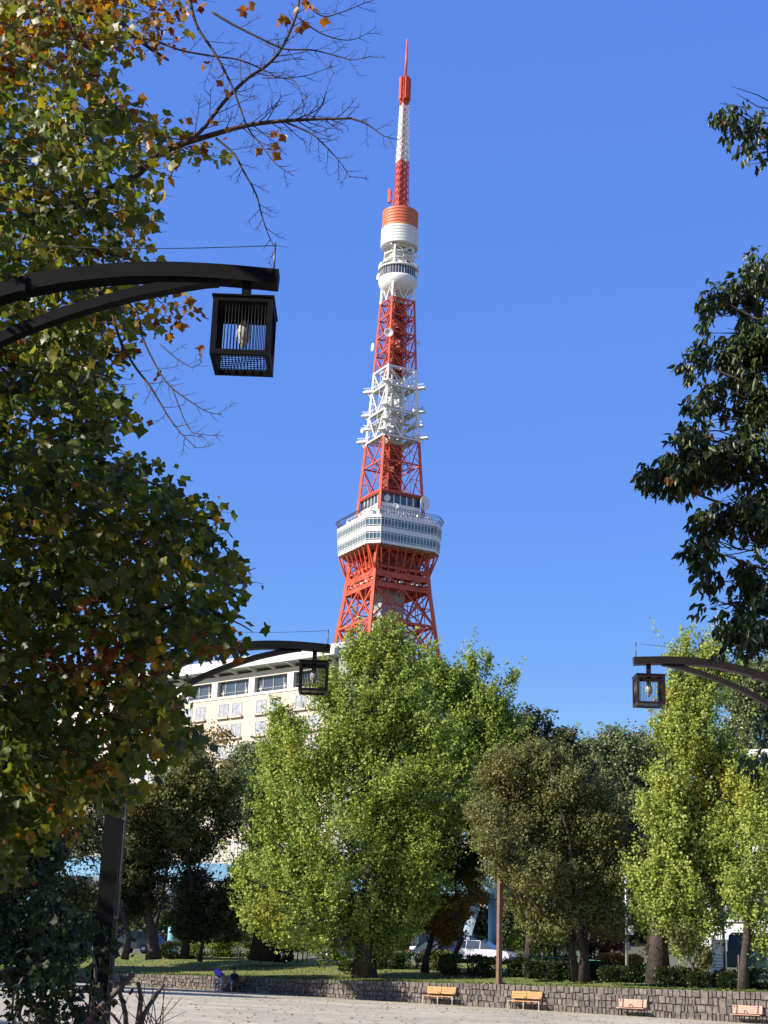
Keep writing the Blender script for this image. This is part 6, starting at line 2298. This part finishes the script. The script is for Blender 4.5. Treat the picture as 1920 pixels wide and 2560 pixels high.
# the rest of the crown round its trunk, beyond the right edge
BX = [(np.array((X, Y, Z)), np.array((r, r * .9, r * .75))) for X, Y, Z, r in
      ((6.9, 17.6, 5.4, 1.3), (7.6, 18.6, 7.2, 1.6), (7.2, 17.2, 9.0, 1.4), (8.4, 18.2, 10.8, 1.6), (9.6, 18.4, 8.2, 1.8), (9.4, 18.0, 5.6, 1.6), (7.8, 19.4, 4.6, 1.3), (8.2, 18.0, 12.6, 1.1), (6.6, 18.4, 7.6, 1.0), (6.3, 18.0, 9.6, .7), (5.5, 17.7, 7.2, 1.0), (5.6, 17.7, 5.2, .8), (5.9, 17.7, 9.0, .9))]
px2, _, dx2 = sample_blobs(BX, 3600, .3)
lc_ = (px2 - np.array(CAM_P)) @ np.array(CAM_R)
px2, dx2 = px2[960 + FPX * lc_[:, 0] / -lc_[:, 2] > 1935], dx2[960 + FPX * lc_[:, 0] / -lc_[:, 2] > 1935]
n2 = len(px2)
pp_ = px2[:, None, :] + rng.normal(size=(n2, k, 3)) * .09
p = np.concatenate([p.reshape(-1, 3), pp_.reshape(-1, 3)])
d = np.concatenate([d.reshape(-1, 3), unit(rng.normal(size=(n2 * k, 3)) * .45 + np.array((0, 0, -.9)))])
tint = np.concatenate([tint.reshape(-1), .45 + .2 * rng.normal(size=n2 * k)])
ns = ns + n2
leaf_mesh('crown', M['leaf_lance'], T_LANCE, p.reshape(-1, 3), d.reshape(-1, 3), unit(rng.normal(size=(ns * k, 3)) + np.array((0, -.4, .3))),
          (.115 * (.7 + .6 * rng.random((ns, k)))).reshape(-1), tint.reshape(-1), rt)

# ------------------------------------------------------------------ cut shrub in the lower left foreground
cs = thing('cut_shrub', 'pruned shrub with bare cut stems and a few vine leaves at the lower left', 'shrub', (-3.1, 17.0, .12))
st = MB()
for pts, Y, r0, r1 in (([(170, 2700), (215, 2560), (270, 2500), (335, 2432)], 17, .042, .03), ([(330, 2680), (352, 2560), (375, 2510), (410, 2460)], 16.6, .034, .02),
                       ([(330, 2690), (345, 2570), (352, 2500), (345, 2455)], 17.1, .03, .022), ([(300, 2700), (315, 2560), (298, 2480), (275, 2450)], 17.2, .035, .02),
                       ([(80, 2700), (95, 2530), (115, 2470), (140, 2440)], 17.4, .03, .015), ([(200, 2700), (235, 2480), (235, 2400), (205, 2330)], 17.4, .03, .012),
                       ([(240, 2600), (265, 2530), (300, 2560), (325, 2600)], 16.8, .02, .012), ([(60, 2700), (30, 2520), (60, 2440)], 17.4, .02, .01)):
    px_branch(pts, Y, Y, r0, r1, st, at(pts[0][0] + random.uniform(-10, 10), 2800, Y))
for i in range(46):
    u0 = random.uniform(20, 430)
    q = [at(u0, 2690, 17), at(u0 + random.uniform(-25, 25), 2560, 17 + random.uniform(-.5, .5)), at(u0 + random.uniform(-60, 60), random.uniform(2450, 2530), 17 + random.uniform(-.5, .5))]
    st.tube(q, [.008, .006, .003], 4, cap=False)
st.build('stem', M['bark_pale'], cs)
n = 620
u = np.concatenate([rng.normal(130, 60, 420), rng.normal(190, 70, 200)])
v = np.concatenate([rng.normal(2510, 45, 420), rng.normal(2370, 60, 200)])
PP = rays(u, v, rng.uniform(16.4, 17.8, n))
leaf_mesh('foliage', M['leaf_dark'], T_LOBED, PP, unit(rng.normal(size=(n, 3)) + np.array((0, 0, -.5))), unit(rng.normal(size=(n, 3)) + np.array((0, 0, .5))),
          .085 * (.6 + .8 * rng.random(n)), .3 + .3 * rng.random(n), cs)

# dark evergreen at the left, between the lamp posts
tree('evergreen_bush', 'tall dark evergreen bush in deep shade at the left edge', (-60, 2620), 33,
     [(20, 1900, 110, 110), (60, 2010, 90, 100), (-20, 2080, 110, 110), (60, 2160, 90, 90), (0, 2280, 110, 90), (90, 2330, 90, 70), (170, 2350, 60, 50), (-100, 2000, 130, 200), (-120, 2280, 140, 150), (60, 2420, 110, 50), (-160, 1800, 140, 140), (-260, 2100, 160, 260)],
     'leaf_dark', 5200, 16, .085, .5, .08, .16, up=.2, out=.6, ground=.2, cat='bush')
